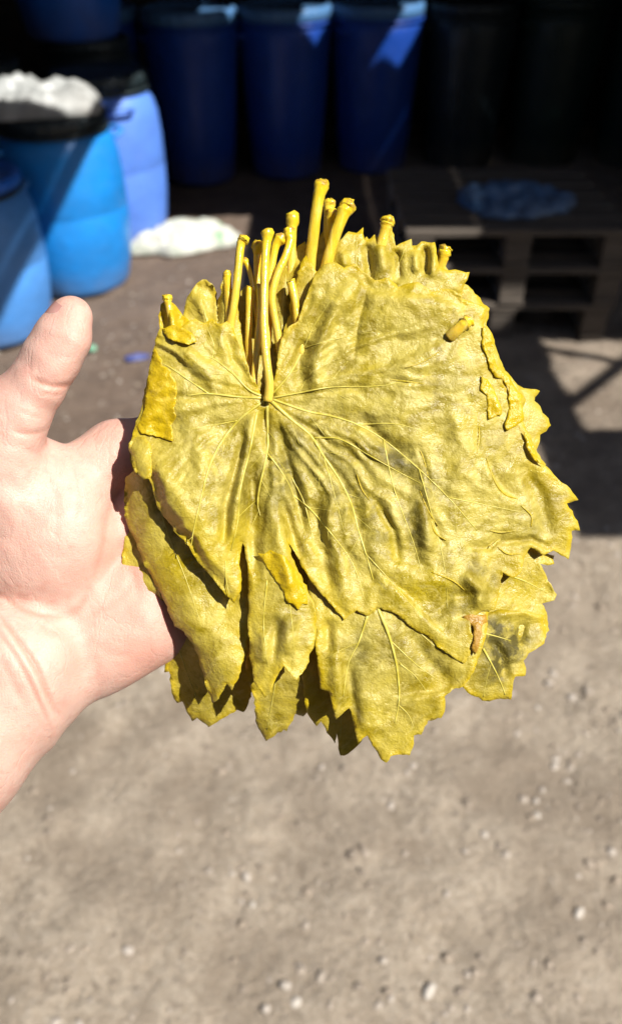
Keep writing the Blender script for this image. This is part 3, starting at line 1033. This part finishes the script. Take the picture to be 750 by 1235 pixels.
# 1: the front leaf
rootA, offA, bladeA = leaf('front vine leaf of the stack, its veins fanning out below the long middle stem', A, h_A, (322, 480, 8),
                           [(323, 484, 6), (325, 464, 10), (321, 430, 13), (318.5, 390, 13), (319, 344, 12), (320.5, 305, 10), (323, 281, 9)], 5.2,
                           VEINS_A, 2.7, 11,
                           stains=[(345, 560, 26, 60, .3, .75), (480, 555, 34, 18, .6, .95), (500, 640, 14, 34, -.2, .9), (420, 600, 50, 26, .8, .7), (400, 560, 30, 20, .6, .7), (450, 640, 30, 18, .6, .6), (520, 590, 20, 30, 0, .5), (585, 690, 30, 14, .6, .6), (560, 730, 40, 22, -.4, .5), (640, 640, 22, 30, .3, .4), (300, 600, 14, 50, .1, .4), (350, 760, 20, 30, 0, .35),
                                   (575, 750, 14, 10, 0, .7), (365, 445, 12, 34, .1, .4), (440, 500, 40, 12, .3, .35), (530, 470, 40, 14, -.3, .25)])
# folded and torn bits of its margin
F_left = [(186, 420), (191, 428), (196, 434), (195, 441), (201, 443), (206, 446), (207, 453), (213, 462), (214, 474), (213, 484), (210, 492), (213, 501), (207, 513),
          (209, 532), (197, 529), (185, 525), (171, 523), (166, 518), (170, 504), (175, 487), (178, 465), (180, 450), (183, 430)]
flap(bladeA, offA, F_left, 1, h_A, [O, U], 301, 3, fold=[(183, 422), (180, 450), (175, 487), (166, 518)])
F_nub = [(155, 540), (157, 533), (165, 527), (176, 527), (181, 534), (184, 546), (183, 560), (182, 577), (174, 578), (166, 572), (160, 560)]
flap(bladeA, offA, F_nub, 1, h_A, [U, O], 311, 9, fold=[(165, 527), (155, 540), (166, 572)])
F_r1 = [(582, 394), (589, 396), (593, 402), (596, 420), (597, 437), (602, 445), (615, 453), (618, 462), (631, 478), (627, 484), (630, 495), (632, 506), (622, 514), (610, 520),
        (608, 511), (612, 500), (614, 492), (612, 480), (613, 467), (606, 457), (596, 455), (592, 448), (588, 436), (584, 424), (580, 412)]
flap(bladeA, offA, F_r1, .3, h_A, [O, U], 321, 1.6, fold=[(593, 402), (597, 437), (615, 453), (631, 478), (632, 506)])
F_r2 = [(580, 453), (584, 456), (589, 458), (593, 465), (597, 474), (601, 484), (605, 495), (604, 501), (596, 503), (589, 506), (588, 490), (587, 477), (579, 470)]
flap(bladeA, offA, F_r2, .3, h_A, [O, U], 331, 1.8, fold=[(589, 458), (597, 474), (605, 495)])
F_r3 = [(631, 520), (638, 530), (646, 545), (656, 561), (648, 558), (640, 550), (634, 540)]
flap(bladeA, offA, F_r3, 3, h_A, [O, U], 341, 3)
F_mid = [(311, 667), (319, 668), (326, 663), (336, 668), (344, 671), (351, 681), (359, 690), (363, 703), (369, 714), (371, 729), (365, 728), (360, 736), (353, 728), (347, 727), (342, 714), (333, 702), (327, 693), (318, 678)]
flap(bladeA, offA, F_mid, 1.6, h_A, [O, U], 351, .6, fold=[(353, 682), (370, 728)])
F_top = [(196, 397), (208, 392), (222, 396), (232, 402), (238, 412), (228, 416), (214, 412), (202, 408)]
flap(bladeA, offA, F_top, 2, h_A, [O, U], 361, 4)
F_brown = [(556, 744), (566, 741), (574, 742), (586, 741), (588, 750), (582, 753), (580, 768), (577, 780), (572, 790), (568, 782), (571, 768), (570, 756)]
flap(bladeA, offA, F_brown, .6, h_A, [M['leaf_brown'], M['leaf_brown']], 371, 1.2, 'dried_tip')

# small lips where the blade has torn or pinched
for k, (pts, rr) in enumerate([([(586, 552), (591, 568), (598, 584), (608, 596), (624, 602)], 1.5), ([(577, 511), (577, 528), (575, 547)], 1.2), ([(470, 458), (488, 460), (511, 463)], 1.2),
                               ([(505, 540), (511, 556), (519, 586)], 1.1), ([(506, 592), (516, 616), (528, 634)], 1.1), ([(519, 625), (524, 642), (538, 652)], 1.2),
                               ([(488, 444), (510, 436), (530, 424)], 1.0), ([(590, 640), (604, 642), (622, 640)], 1.3), ([(628, 610), (640, 622), (640, 636)], 1.2), ([(520, 690), (545, 700), (560, 712)], 1.1),
                               ([(430, 572), (436, 590), (446, 604)], 1.0), ([(600, 660), (612, 668), (628, 668)], 1.4)]):
    Q = spline(pts, 6)
    rad = rr * np.sin(np.linspace(.12, math.pi - .12, len(Q))) ** .6
    V, F = tube(Lv(Q[:, 0], Q[:, 1], h_A(Q[:, 0], Q[:, 1], np.full(len(Q), 50.)) + .5) - offA, rad * SC, 6)
    mk('torn_lip', V, F, U, bladeA)

# 2: the leaf below it at the bottom
B = [(376, 738), (380, 765), (383, 800), (386, 831), (397, 834), (401, 850), (405, 868), (412, 862), (421, 854), (424, 863), (426, 872), (429, 886), (432, 897), (438, 890),
     (443, 887), (447, 895), (451, 902), (457, 912), (466, 920), (471, 912), (482, 910), (494, 911), (499, 897), (499, 887), (508, 886), (512, 876), (516, 869), (524, 868),
     (532, 866), (536, 858), (536, 840), (545, 832), (558, 828), (575, 800), (590, 740), (560, 650), (450, 600), (372, 660)]
leaf('vine leaf hanging lowest, just under the front leaf at the bottom', B,
     layer(2, 411, .8, 4, lambda x, y, ed: -9 * np.clip((745 - y) / 40, 0, 1), creases=[([(478, 843), (510, 838), (560, 829)], 3, 6, 's'), ([(400, 760), (405, 800), (408, 850)], 8, 5, 'r'), ([(420, 800), (424, 840), (432, 880)], 6, -6, 'r'),
                                    ([(490, 760), (520, 800), (545, 826)], 8, -4, 'r'), ([(395, 745), (398, 790)], 6, -6, 'r')]),
     (440, 690, -4), [(312, 520, -10), (306.5, 466, -8), (308, 440, -6), (311, 410, -6), (314, 370, -6), (313, 345, -8)], 4.4,
     [([(443, 742), (432, 775), (420, 800), (414, 840)], 2.0), ([(455, 733), (467, 762), (477, 798), (481, 840), (476, 872)], 3.0), ([(470, 772), (500, 800), (530, 822)], 1.2),
      ([(481, 800), (500, 815), (515, 835)], 1.0), ([(481, 743), (500, 758), (530, 785)], 1.6), ([(480, 850), (492, 862), (500, 880)], 1.0)], 3.6, 12,
     stains=[(435, 785, 16, 26, .2, .7), (430, 825, 12, 34, 0, .6), (470, 780, 14, 24, 0, .4), (520, 800, 30, 16, .6, .5), (500, 860, 16, 12, .3, .4)], cut=True)

# 3 and 4: lower right
Cc = [(560, 745), (600, 735), (630, 738), (645, 740), (655, 742), (658, 758), (656, 776), (646, 783), (637, 788), (631, 797), (634, 806), (633, 815), (621, 816), (618, 830), (616, 844),
      (600, 843), (590, 846), (581, 845), (572, 840), (563, 835), (552, 818), (545, 790), (548, 700), (600, 650), (640, 660)]
leaf('vine leaf with a dark grey green blotch at the lower right of the stack', Cc,
     layer(-4, 421, .8, 4, creases=[([(598, 742), (630, 738), (655, 745)], 5, 4, 'r'), ([(590, 770), (604, 790), (610, 820)], 6, -6, 'r'), ([(630, 750), (624, 780)], 6, -6, 'r')]),
     (585, 720, -8), [(352, 470, -22), (340, 430, -14), (334, 397, -9), (330, 376, -6), (328, 356, -3), (335, 330, -2), (345, 308, -3), (350, 290, -5), (348, 279, -6)], 5.0,
     [([(584, 764), (600, 768), (616, 773)], 1.4), ([(582, 782), (592, 800), (602, 820), (609, 838)], 2.0)], 3.6, 13,
     stains=[(598, 764, 32, 18, .3, 1.5), (619, 778, 18, 24, .3, 1.5), (602, 794, 18, 34, .4, 1.4)])
Dd = [(630, 655), (650, 664), (668, 670), (668, 680), (660, 682), (651, 680), (657, 691), (664, 704), (671, 717), (668, 724), (660, 726), (653, 728), (659, 739), (662, 760), (650, 780),
      (600, 760), (560, 700), (590, 640)]
leaf('yellow edged vine leaf showing between the front leaf and the blotched leaf', Dd, layer(-11, 431, .8, 5), (600, 690, -12),
     [(380, 430, -20), (388, 350, -15), (395, 315, -6), (404, 284, 0), (414, 258, 4), (420, 247, 5)], 7.2, [([(600, 690), (630, 700), (660, 715)], 1.6)], 4, 14, tip=1.35)

# 5: long pale leaf under the left lobe
Ff = [(152, 575), (150, 600), (153, 630), (160, 645), (165, 655), (172, 675), (180, 690), (187, 705), (196, 720), (204, 740), (210, 755), (222, 762), (232, 776), (240, 792), (246, 812),
      (250, 832), (256, 848), (264, 843), (270, 832), (274, 824), (280, 833), (288, 818), (297, 784), (302, 739), (306, 700), (280, 640), (215, 560), (170, 560)]


def roll_left(x, y, ed):
    d, s, t = seg_dist(x, y, [(152, 575), (153, 630), (180, 690), (210, 755), (240, 792), (256, 848)])
    return -18 * np.exp(-d / 11.0) + 5 * np.exp(-((d - 30) / 22) ** 2)


leaf('long pale vine leaf below the left lobe, its left edge rolled under', Ff, layer(-15, 441, .8, 2, roll_left), (240, 620, -18),
     [(283, 440, -18), (278, 399, -12), (281, 378, -8), (284, 356, -6), (287, 328, -4), (289.5, 303, -3), (291.5, 293, -3), (295, 288, -3)], 5.0,
     [([(190, 600), (205, 650), (225, 700), (245, 760)], 1.2)], 3.6, 15)
# 6: dark leaf at the lower left behind it
Gg = [(160, 590), (151, 630), (148, 665), (149, 690), (148, 699), (148, 710), (154, 708), (157, 718), (160, 726), (167, 723), (169, 732), (170, 739), (180, 739), (186, 752), (192, 768), (200, 795),
      (198, 811), (204, 810), (206, 824), (207, 835), (210, 843), (214, 848), (220, 846), (226, 860), (232, 870), (238, 866), (244, 871), (252, 877), (262, 871), (270, 866), (286, 856),
      (294, 859), (300, 848), (315, 800), (300, 700), (250, 600), (200, 570)]
leaf('shaded vine leaf at the lower left against the palm, with bright yellow teeth', Gg, layer(-62, 451, 1.1, 4, lambda x, y, ed: .30 * np.clip(x - 250, -80, 0) - .45 * np.clip(y - 780, 0, None) + 44 * np.clip((752 - y) / 40, 0, 1)), (240, 640, -46),
     [(303, 470, -26), (300, 418, -16), (300, 400, -13), (300.5, 375, -11), (301, 346, -9)], 4.4, [([(200, 640), (190, 700), (215, 780), (240, 850)], 2.0)], 4, 16, cut=True)
# 7 and 8: deep bottom leaves
H1 = [(296, 800), (304, 835), (306, 848), (308, 870), (314, 882), (321, 894), (332, 887), (342, 880), (346, 882), (351, 872), (356, 861), (366, 864), (372, 858), (378, 860), (392, 800), (380, 720), (320, 700)]
leaf('shaded amber vine leaf tip below the middle lobe', H1, layer(-40, 461, 1.0, 4, lambda x, y, ed: -.55 * np.clip(y - 820, 0, None)), (340, 760, -34),
     [(364, 430, -14), (359, 389, -7), (357, 372, -5), (354.5, 356, -4), (350.5, 339, -4)], 5.0, [([(340, 740), (334, 810), (322, 880)], 1.8)], 4, 17, cut=True)
H2 = [(362, 800), (368, 850), (374, 866), (382, 876), (387, 870), (394, 884), (404, 897), (406, 885), (408, 898), (410, 911), (420, 909), (426, 904), (436, 894), (450, 870), (470, 800), (440, 730), (380, 740)]
leaf('dark vine leaf between the amber tip and the lowest leaf', H2, layer(-34, 471, 1.0, 4, lambda x, y, ed: -.35 * np.clip(y - 820, 0, None)), (410, 780, -24),
     [(322, 420, -20), (325, 360, -14), (326, 334, -11), (330, 308, -9), (333, 295, -8), (339, 287, -8)], 5.0, [([(410, 780), (412, 840), (410, 900)], 1.6)], 4, 18)

# 9: crumpled yellow tip at the upper left
Ii = [(194, 404), (192, 390), (193, 376), (194, 367), (200, 362), (206, 363), (212, 368), (218, 376), (226, 384), (233, 392), (240, 405), (246, 440), (230, 470), (205, 450), (194, 430)]
leaf('crumpled bright yellow vine leaf tip sticking up at the upper left corner', Ii,
     layer(-6, 481, 1.6, 4, creases=[([(204, 364), (208, 390), (212, 410)], 4, 8, 'r'), ([(196, 375), (199, 400)], 3, -6, 'r'), ([(216, 378), (222, 400)], 4, -5, 'r')]),
     (215, 420, -12), [(208, 392, -2), (205, 376, 1), (202.5, 364, 2), (202, 359, 2)], 4.6, [], 3.2, 19, mats=[O, U], tip=1.3)
# 10: rounded leaf top left of the stems
Jj = [(222, 392), (221, 380), (224, 366), (229, 354), (235, 345), (241, 339), (249, 337), (256, 342), (260, 350), (262, 362), (266, 356), (269, 338), (273, 330), (277, 345), (281, 350), (284, 362), (288, 380),
      (300, 440), (270, 470), (235, 440)]
leaf('rounded olive vine leaf top left of the stems, its rim curled over', Jj,
     layer(-19, 491, 1.0, 2, lambda x, y, ed: 7 * np.exp(-ed / 4.0) * np.clip((360 - y) / 20, 0, 1), [([(262, 350), (262, 380), (264, 420)], 4, -12, 'r'), ([(238, 350), (246, 380), (250, 410)], 4, 4, 'r')]),
     (262, 440, -20), [(277, 400, -20), (276, 370, -17), (274.5, 345, -14), (274, 331, -13)], 5.0, [([(262, 440), (250, 390), (240, 350)], 1.6)], 3.6, 20, tip=1.1)
# 11: leaf seen behind the stems
Kk = [(285, 370), (290, 352), (296, 345), (303, 352), (310, 340), (318, 332), (330, 330), (340, 318), (350, 306), (360, 296), (368, 291), (374, 305), (380, 300), (386, 284), (391, 276), (398, 288), (410, 300),
      (430, 340), (420, 480), (330, 500), (280, 460)]
leaf('olive vine leaf forming the shaded back of the gap around the stems', Kk,
     layer(-30, 501, 1.0, 3, None, [([(344, 330), (340, 400), (345, 470)], 8, 7, 'r'), ([(310, 350), (305, 420)], 8, -6, 'r'), ([(362, 310), (356, 360)], 5, 6, 'r')]),
     (345, 470, -30), [(314, 400, -27), (311, 340, -22), (310.5, 312, -19), (311, 296, -18)], 5.2, [([(345, 470), (340, 400), (345, 330)], 1.8), ([(345, 470), (370, 400), (380, 320)], 1.6)], 4, 21)
K2 = [(332, 470), (336, 430), (342, 400), (350, 380), (352, 350), (362, 320), (370, 305), (378, 318), (384, 330), (400, 340), (410, 400), (380, 470)]
leaf('small pale vine leaf edge right behind the middle stem', K2, layer(-14, 511, 1.0, 3, None, [([(340, 470), (350, 430), (352, 400)], 4, 5, 'r')]), (360, 460, -14),
     [(312, 395, -24), (308, 365, -22), (304.5, 342, -21), (300, 324, -21), (295.5, 314, -21)], 3.4, [([(362, 460), (366, 400), (372, 340)], 1.3)], 4, 22)

# top tier on the right
T1 = [(372, 340), (384, 326), (395, 312), (402, 300), (408, 293), (420, 279), (430, 281), (438, 274), (439, 290), (446, 288), (452, 282), (458, 290), (466, 280), (473, 274), (477, 297), (486, 292), (496, 288), (499, 300),
      (508, 291), (524, 292), (526, 306), (530, 322), (540, 326), (553, 326), (566, 328), (560, 342), (556, 358), (560, 420), (500, 480), (400, 470)]
leaf('vine leaf whose toothed top edge stands up behind the front leaf on the right', T1,
     layer(-8, 521, 1.0, 3, None, [([(440, 292), (446, 320), (444, 345)], 5, -9, 'r'), ([(458, 290), (462, 330)], 6, 6, 'r'), ([(478, 300), (480, 340)], 5, -8, 'r'), ([(500, 302), (502, 330)], 5, 6, 'r'),
                                   ([(512, 296), (514, 332)], 4, -9, 'r'), ([(524, 300), (520, 335)], 5, 6, 'r'), ([(412, 300), (416, 325)], 6, 5, 'r')]),
     (470, 420, -8), [(455, 310, -6), (461, 290, -3), (465, 274, -1), (468, 266, 0)], 6.8, [([(460, 420), (470, 350), (488, 300)], 1.5), ([(440, 400), (430, 330), (430, 286)], 1.3), ([(500, 400), (530, 345), (555, 330)], 1.3)], 3.4, 23, tip=1.25)
T2 = [(430, 300), (442, 285), (452, 300), (470, 290), (484, 300), (500, 296), (520, 298), (534, 318), (550, 336), (570, 350), (590, 372), (586, 392), (596, 410), (606, 440), (600, 480), (520, 470), (440, 420)]
leaf('second vine leaf from the front along the upper right edge', T2, layer(-16, 531, 1.0, 3), (520, 430, -16),
     [(527, 338, -12), (531, 322, -8), (535, 308, -4), (536, 301, -3)], 6.2, [], 4.2, 24, tip=1.3)
T3 = [(540, 365), (556, 360), (572, 366), (590, 372), (583, 392), (596, 415), (604, 440), (622, 462), (634, 482), (628, 500), (640, 525), (658, 560), (630, 600), (560, 560), (520, 450)]
leaf('vine leaf at the right edge with a short thick stem stub across the front', T3, layer(-10, 541, 1.0, 4), (560, 470, -10),
     [(542, 406, 9), (550, 399, 15), (558, 392, 18), (565, 386, 18)], 7.0, [], 4.2, 25, tip=1.2, cut=True)


# generic five-lobed leaves give the stack its thickness
def vine_outline(cx, cy, R, rot, seed, n=150, tooth=.07):
    q = np.random.default_rng(seed)
    out = []
    for k in range(n):
        a = 2 * math.pi * k / n
        lob = max(math.exp(-((((a - c + math.pi) % (2 * math.pi)) - math.pi) / w) ** 2) * l for c, w, l in
                  ((0, .50, 1.0), (1.15, .45, .92), (-1.15, .45, .92), (2.15, .42, .80), (-2.15, .42, .80)))
        r = R * (.60 + .40 * lob)
        dd = abs(((a - math.pi + math.pi) % (2 * math.pi)) - math.pi)
        da = abs(a - math.pi)
        r *= 1 - .62 * math.exp(-(da / .20) ** 2)
        saw = (k % 5) / 5.0
        r *= 1 + tooth * (1 - saw) * q.uniform(.4, 1.2)
        out.append((cx + r * math.sin(a + rot), cy + r * math.cos(a + rot)))
    return out


generic = [
    ((395, 520), 205, .15, -52, [(380, 400, -34), (374, 330, -20), (378, 284, -8), (383, 245, 0), (388, 222, 3)], 7.0, 'vine leaf deep in the stack carrying the tallest stem', 1.25),
    ((420, 540), 215, .45, -58, [(388, 380, -50), (394, 300, -34), (396, 262, -24), (397, 245, -20)], 6.0, 'vine leaf deep in the stack whose stem end peeks out behind the tallest stem', 1.3),
    ((410, 560), 210, -.2, -64, [(386, 400, -56), (396, 320, -36), (398, 280, -22), (400.5, 258, -16)], 6.2, 'vine leaf deep in the stack whose stem stands between the two tallest stems', 1.3),
    ((390, 545), 212, -.35, -40, [(352, 400, -38), (351, 330, -30), (352, 285, -24), (353, 262, -22)], 6.0, 'vine leaf deep in the stack with a dull olive stem above the curved stem', 1.35),
    ((460, 560), 205, .75, -34, None, 5, 'vine leaf in the middle of the stack, seen only along the right side', 1.3),
    ((370, 600), 200, -.1, -69, None, 5, 'rearmost vine leaf of the stack, lying on the fingers', 1.3)]
for i, (c, R, rot, h0, st, r, lab, tp) in enumerate(generic):
    P = vine_outline(c[0], c[1], R, rot, 700 + i)
    leaf(lab, P, layer(h0, 600 + 10 * i, .7, 3), (c[0], c[1], h0), st, r, [], 7.0, 40 + i, tip=tp)

# ---------------------------------------------------------------- the hand
def rc(P, a, b, ra, rb):
    a, b = np.asarray(a, np.float32), np.asarray(b, np.float32)
    d = b - a
    t = np.clip(((P[0] - a[0]) * d[0] + (P[1] - a[1]) * d[1] + (P[2] - a[2]) * d[2]) / (d @ d), 0, 1)
    return np.sqrt((P[0] - a[0] - t * d[0]) ** 2 + (P[1] - a[1] - t * d[1]) ** 2 + (P[2] - a[2] - t * d[2]) ** 2) - (ra + (rb - ra) * t)


def ell(P, c, r, rot=0.):
    x, y, z = P[0] - c[0], P[1] - c[1], P[2] - c[2]
    if rot:
        x, y = x * math.cos(rot) + y * math.sin(rot), -x * math.sin(rot) + y * math.cos(rot)
    k0 = np.sqrt((x / r[0]) ** 2 + (y / r[1]) ** 2 + (z / r[2]) ** 2)
    k1 = np.sqrt((x / r[0] ** 2) ** 2 + (y / r[1] ** 2) ** 2 + (z / r[2] ** 2) ** 2) + 1e-9
    return k0 * (k0 - 1) / k1


def smin(a, b, k):
    h = np.clip(.5 + .5 * (b - a) / k, 0, 1)
    return b * (1 - h) + a * h - k * h * (1 - h)


def chain(P, pts, k=6):
    d = None
    for (a, ra), (b, rb) in zip(pts, pts[1:]):
        q = rc(P, a, b, ra, rb)
        d = q if d is None else smin(d, q, k)
    return d


def surface_nets(F, ax):
    X, Y, Z = ax
    neg = F < 0
    act = np.zeros(tuple(s - 1 for s in F.shape), np.int8)
    for i in (0, 1):
        for j in (0, 1):
            for k in (0, 1):
                act += neg[i:F.shape[0] - 1 + i, j:F.shape[1] - 1 + j, k:F.shape[2] - 1 + k]
    cells = np.argwhere((act > 0) & (act < 8))
    vid = np.full(act.shape, -1, np.int64)
    vid[tuple(cells.T)] = np.arange(len(cells))
    acc = np.zeros((len(cells), 3)); cnt = np.zeros(len(cells))
    corners = [(i, j, k) for i in (0, 1) for j in (0, 1) for k in (0, 1)]
    for a in corners:
        for d in range(3):
            if a[d] == 1: continue
            b = list(a); b[d] = 1
            ia, ib = cells + a, cells + b
            fa, fb = F[tuple(ia.T)], F[tuple(ib.T)]
            m = (fa < 0) != (fb < 0)
            t = np.where(m, fa / np.where(m, fa - fb, 1), 0)[:, None]
            pa = np.stack([X[ia[:, 0]], Y[ia[:, 1]], Z[ia[:, 2]]], -1)
            pb = np.stack([X[ib[:, 0]], Y[ib[:, 1]], Z[ib[:, 2]]], -1)
            acc += np.where(m[:, None], pa + (pb - pa) * t, 0); cnt += m
    V = acc / cnt[:, None]
    quads = []
    for d in range(3):
        sl0 = [slice(None)] * 3; sl1 = [slice(None)] * 3
        sl0[d] = slice(0, -1); sl1[d] = slice(1, None)
        e = np.argwhere(neg[tuple(sl0)] != neg[tuple(sl1)])
        u, v = [q for q in range(3) if q != d]
        e = e[(e[:, u] > 0) & (e[:, v] > 0) & (e[:, u] < F.shape[u] - 1) & (e[:, v] < F.shape[v] - 1)]
        s = neg[tuple(e.T)]
        c = []
        for du, dv in ((0, 0), (1, 0), (1, 1), (0, 1)):
            q = e.copy(); q[:, u] -= du; q[:, v] -= dv
            c.append(vid[tuple(q.T)])
        Q = np.stack(c, -1)
        flip = s if d != 1 else ~s
        Q = np.where(flip[:, None], Q, Q[:, ::-1])
        quads.append(Q)
    return V, np.concatenate(quads)


hx = np.concatenate([np.arange(-620, -24, 11), np.arange(-24, 214, 3.0), np.arange(214, 480, 5.0)])
hy = np.concatenate([np.arange(335, 980, 3.0), np.arange(980, 1420, 11)])
hz = np.concatenate([np.arange(-190, 30, 4.0), np.arange(30, 290, 11)])
P = np.meshgrid(hx.astype(np.float32), hy.astype(np.float32), hz.astype(np.float32), indexing='ij', sparse=True)

FINGERS = {
    'index': [((60, 640, -88), 44), ((140, 552, -100), 40), ((262, 508, -118), 31), ((338, 496, -116), 28), ((398, 494, -108), 23)],
    'middle': [((60, 690, -92), 46), ((168, 622, -106), 41), ((300, 590, -126), 32), ((384, 582, -122), 29), ((448, 580, -112), 24)],
    'ring': [((55, 740, -95), 46), ((178, 690, -104), 40), ((298, 676, -126), 31), ((376, 672, -122), 28), ((434, 670, -112), 23)],
    'little': [((60, 790, -92), 46), ((168, 756, -98), 38), ((258, 764, -118), 27), ((312, 770, -116), 24), ((354, 774, -108), 20)]}
hand = None
for nm, ch in FINGERS.items():
    palm = rc(P, ch[0][0], ch[1][0], ch[0][1], ch[1][1])
    fing = chain(P, ch[1:], 6)
    q = smin(palm, fing, 12)
    hand = q if hand is None else smin(hand, q, 14)
hand = smin(hand, ell(P, (42, 632, -66), (92, 108, 62), -.25), 22)          # ball of the thumb
hand = smin(hand, ell(P, (118, 772, -96), (112, 66, 52), -.52), 34)           # heel of the hand
hand = smin(hand, rc(P, (112, 560, -82), (140, 545, -92), 34, 34), 20)
thumb = chain(P, [((2, 590, -52), 62), ((-4, 540, -36), 54), ((14, 502, -22), 44), ((44, 464, -8), 36.5)], 16)
thumb = smin(thumb, chain(P, [((44, 464, -8), 36), ((62, 432, -4), 36), ((76, 406, -2), 34.5), ((85, 384, -3), 27.5)], 8), 6)
hand = smin(hand, thumb, 16)
arm = chain(P, [((36, 800, -92), 74), ((14, 812, -86), 92), ((-70, 905, -70), 96), ((-250, 1080, 20), 112), ((-470, 1270, 120), 125)], 30)
hand = smin(hand, arm, 14)
HV, HQ = surface_nets(hand.astype(np.float32), (hx, hy, hz))
del hand, arm, thumb
cx_, cy_ = HV[:, 0], HV[:, 1]
crease = np.zeros(len(HV)); dep = np.zeros(len(HV))
front = HV[:, 2] > -95
GROOVES = [([(0, 716), (22, 732), (46, 741), (70, 743), (90, 738), (104, 720), (114, 695)], 5.0, 3.6),
           ([(0, 742), (22, 772), (44, 806), (58, 838), (68, 858), (82, 868)], 4.5, 6.0), ([(0, 764), (20, 792), (36, 822), (52, 856), (66, 884)], 4.0, 3.0),
           ([(40, 457), (56, 464), (70, 466), (84, 464), (92, 456)], 3.6, 4.2), ([(18, 520), (32, 523), (48, 521), (60, 514)], 3.4, 2.6),
           ([(24, 495), (40, 502), (56, 504)], 3.0, 1.2), ([(114, 695), (124, 660), (128, 630), (140, 600), (158, 580)], 5.5, 2.6),
           ([(46, 752), (60, 762), (76, 765)], 5.0, 1.6), ([(90, 560), (96, 600), (92, 640)], 4.5, 1.0), ([(60, 575), (70, 610), (66, 660)], 4.5, .9), ([(120, 780), (140, 790), (165, 788)], 4.5, 1.0),
           ([(100, 745), (125, 735), (150, 715), (165, 690)], 4.5, 1.5), ([(30, 540), (50, 548), (80, 552)], 4.5, 1.0), ([(52, 474), (66, 476), (80, 473)], 2.8, 1.4), ([(60, 425), (76, 430), (96, 428)], 4, .8), ([(0, 705), (20, 718), (38, 728)], 4, 1.5), ([(0, 790), (20, 830), (34, 860)], 5.0, 1.4), ([(150, 660), (160, 690), (170, 730)], 6.0, 1.8)]
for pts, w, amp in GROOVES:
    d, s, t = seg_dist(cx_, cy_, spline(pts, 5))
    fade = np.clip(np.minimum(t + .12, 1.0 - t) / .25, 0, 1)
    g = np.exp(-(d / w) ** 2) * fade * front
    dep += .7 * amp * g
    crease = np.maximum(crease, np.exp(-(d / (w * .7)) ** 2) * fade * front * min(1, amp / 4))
HV[:, 2] -= dep
HV[:, 2] += (1.6 * vnoise(cx_, cy_, 38, 801) + .8 * vnoise(cx_, cy_, 17, 802)) * front
red_tint = np.exp(-((cx_ - 165) / 45) ** 2) * np.exp(-((cy_ - 640) / 150) ** 2) * 1.1 + np.exp(-((cx_ - 88) ** 2 + (cy_ - 372) ** 2) / 900) * .6 + np.exp(-((cy_ - 790) / 45) ** 2 - ((cx_ - 170) / 50) ** 2) * .5  # redder on the palm beside the leaves and at the thumb tip
proot, poff = frame_root('person', 20, 830, -90)
tag(proot, 'bare left hand and forearm reaching in from the left, holding up the leaf stack', 'person')
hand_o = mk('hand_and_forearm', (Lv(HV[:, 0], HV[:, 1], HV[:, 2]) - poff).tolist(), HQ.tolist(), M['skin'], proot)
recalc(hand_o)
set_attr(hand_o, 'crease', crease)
set_attr(hand_o, 'red_tint', red_tint)


def nail(c, along, nrm, la, lw):
    a = np.asarray(along, float); a /= np.linalg.norm(a)
    n = np.asarray(nrm, float); n -= (n @ a) * a; n /= np.linalg.norm(n)
    w = np.cross(a, n)
    N_ = 13
    V, F = [], []
    for k in range(2):
        for i in range(N_):
            u = -1 + 2 * i / (N_ - 1)
            for j in range(N_):
                v = -1 + 2 * j / (N_ - 1)
                vv = v * math.sqrt(max(0, 1 - .35 * max(u, 0) ** 4)) * (1 - .12 * max(-u, 0) ** 2)
                p = np.asarray(c, float) + a * u * la + w * math.sin(vv * 1.05) / math.sin(1.05) * lw + n * (lw * .75 * (math.cos(vv * 1.05) - 1) - 2.0 * u * u + (0 if k == 0 else -2.0))
                V.append(p)
    for k in range(2):
        for i in range(N_ - 1):
            for j in range(N_ - 1):
                q = [k * N_ * N_ + i * N_ + j, k * N_ * N_ + (i + 1) * N_ + j, k * N_ * N_ + (i + 1) * N_ + j + 1, k * N_ * N_ + i * N_ + j + 1]
                F.append(q if k == 0 else q[::-1])
    V = np.array(V)
    o = mk('fingernail', (Lv(V[:, 0], V[:, 1], V[:, 2]) - poff).tolist(), F, M['nail'], proot)
    recalc(o)


nail((56.0, 378.5, 9), (.58, -.81, .0), (-.75, -.50, .40), 19, 15)
for nm, ch in FINGERS.items():
    (b, rb), (c, r_) = ch[-2], ch[-1]
    nail((c[0] + 4, c[1], c[2] - r_ + .5), (c[0] - b[0], c[1] - b[1], c[2] - b[2]), (0, 0, -1), 16, r_ * .62)
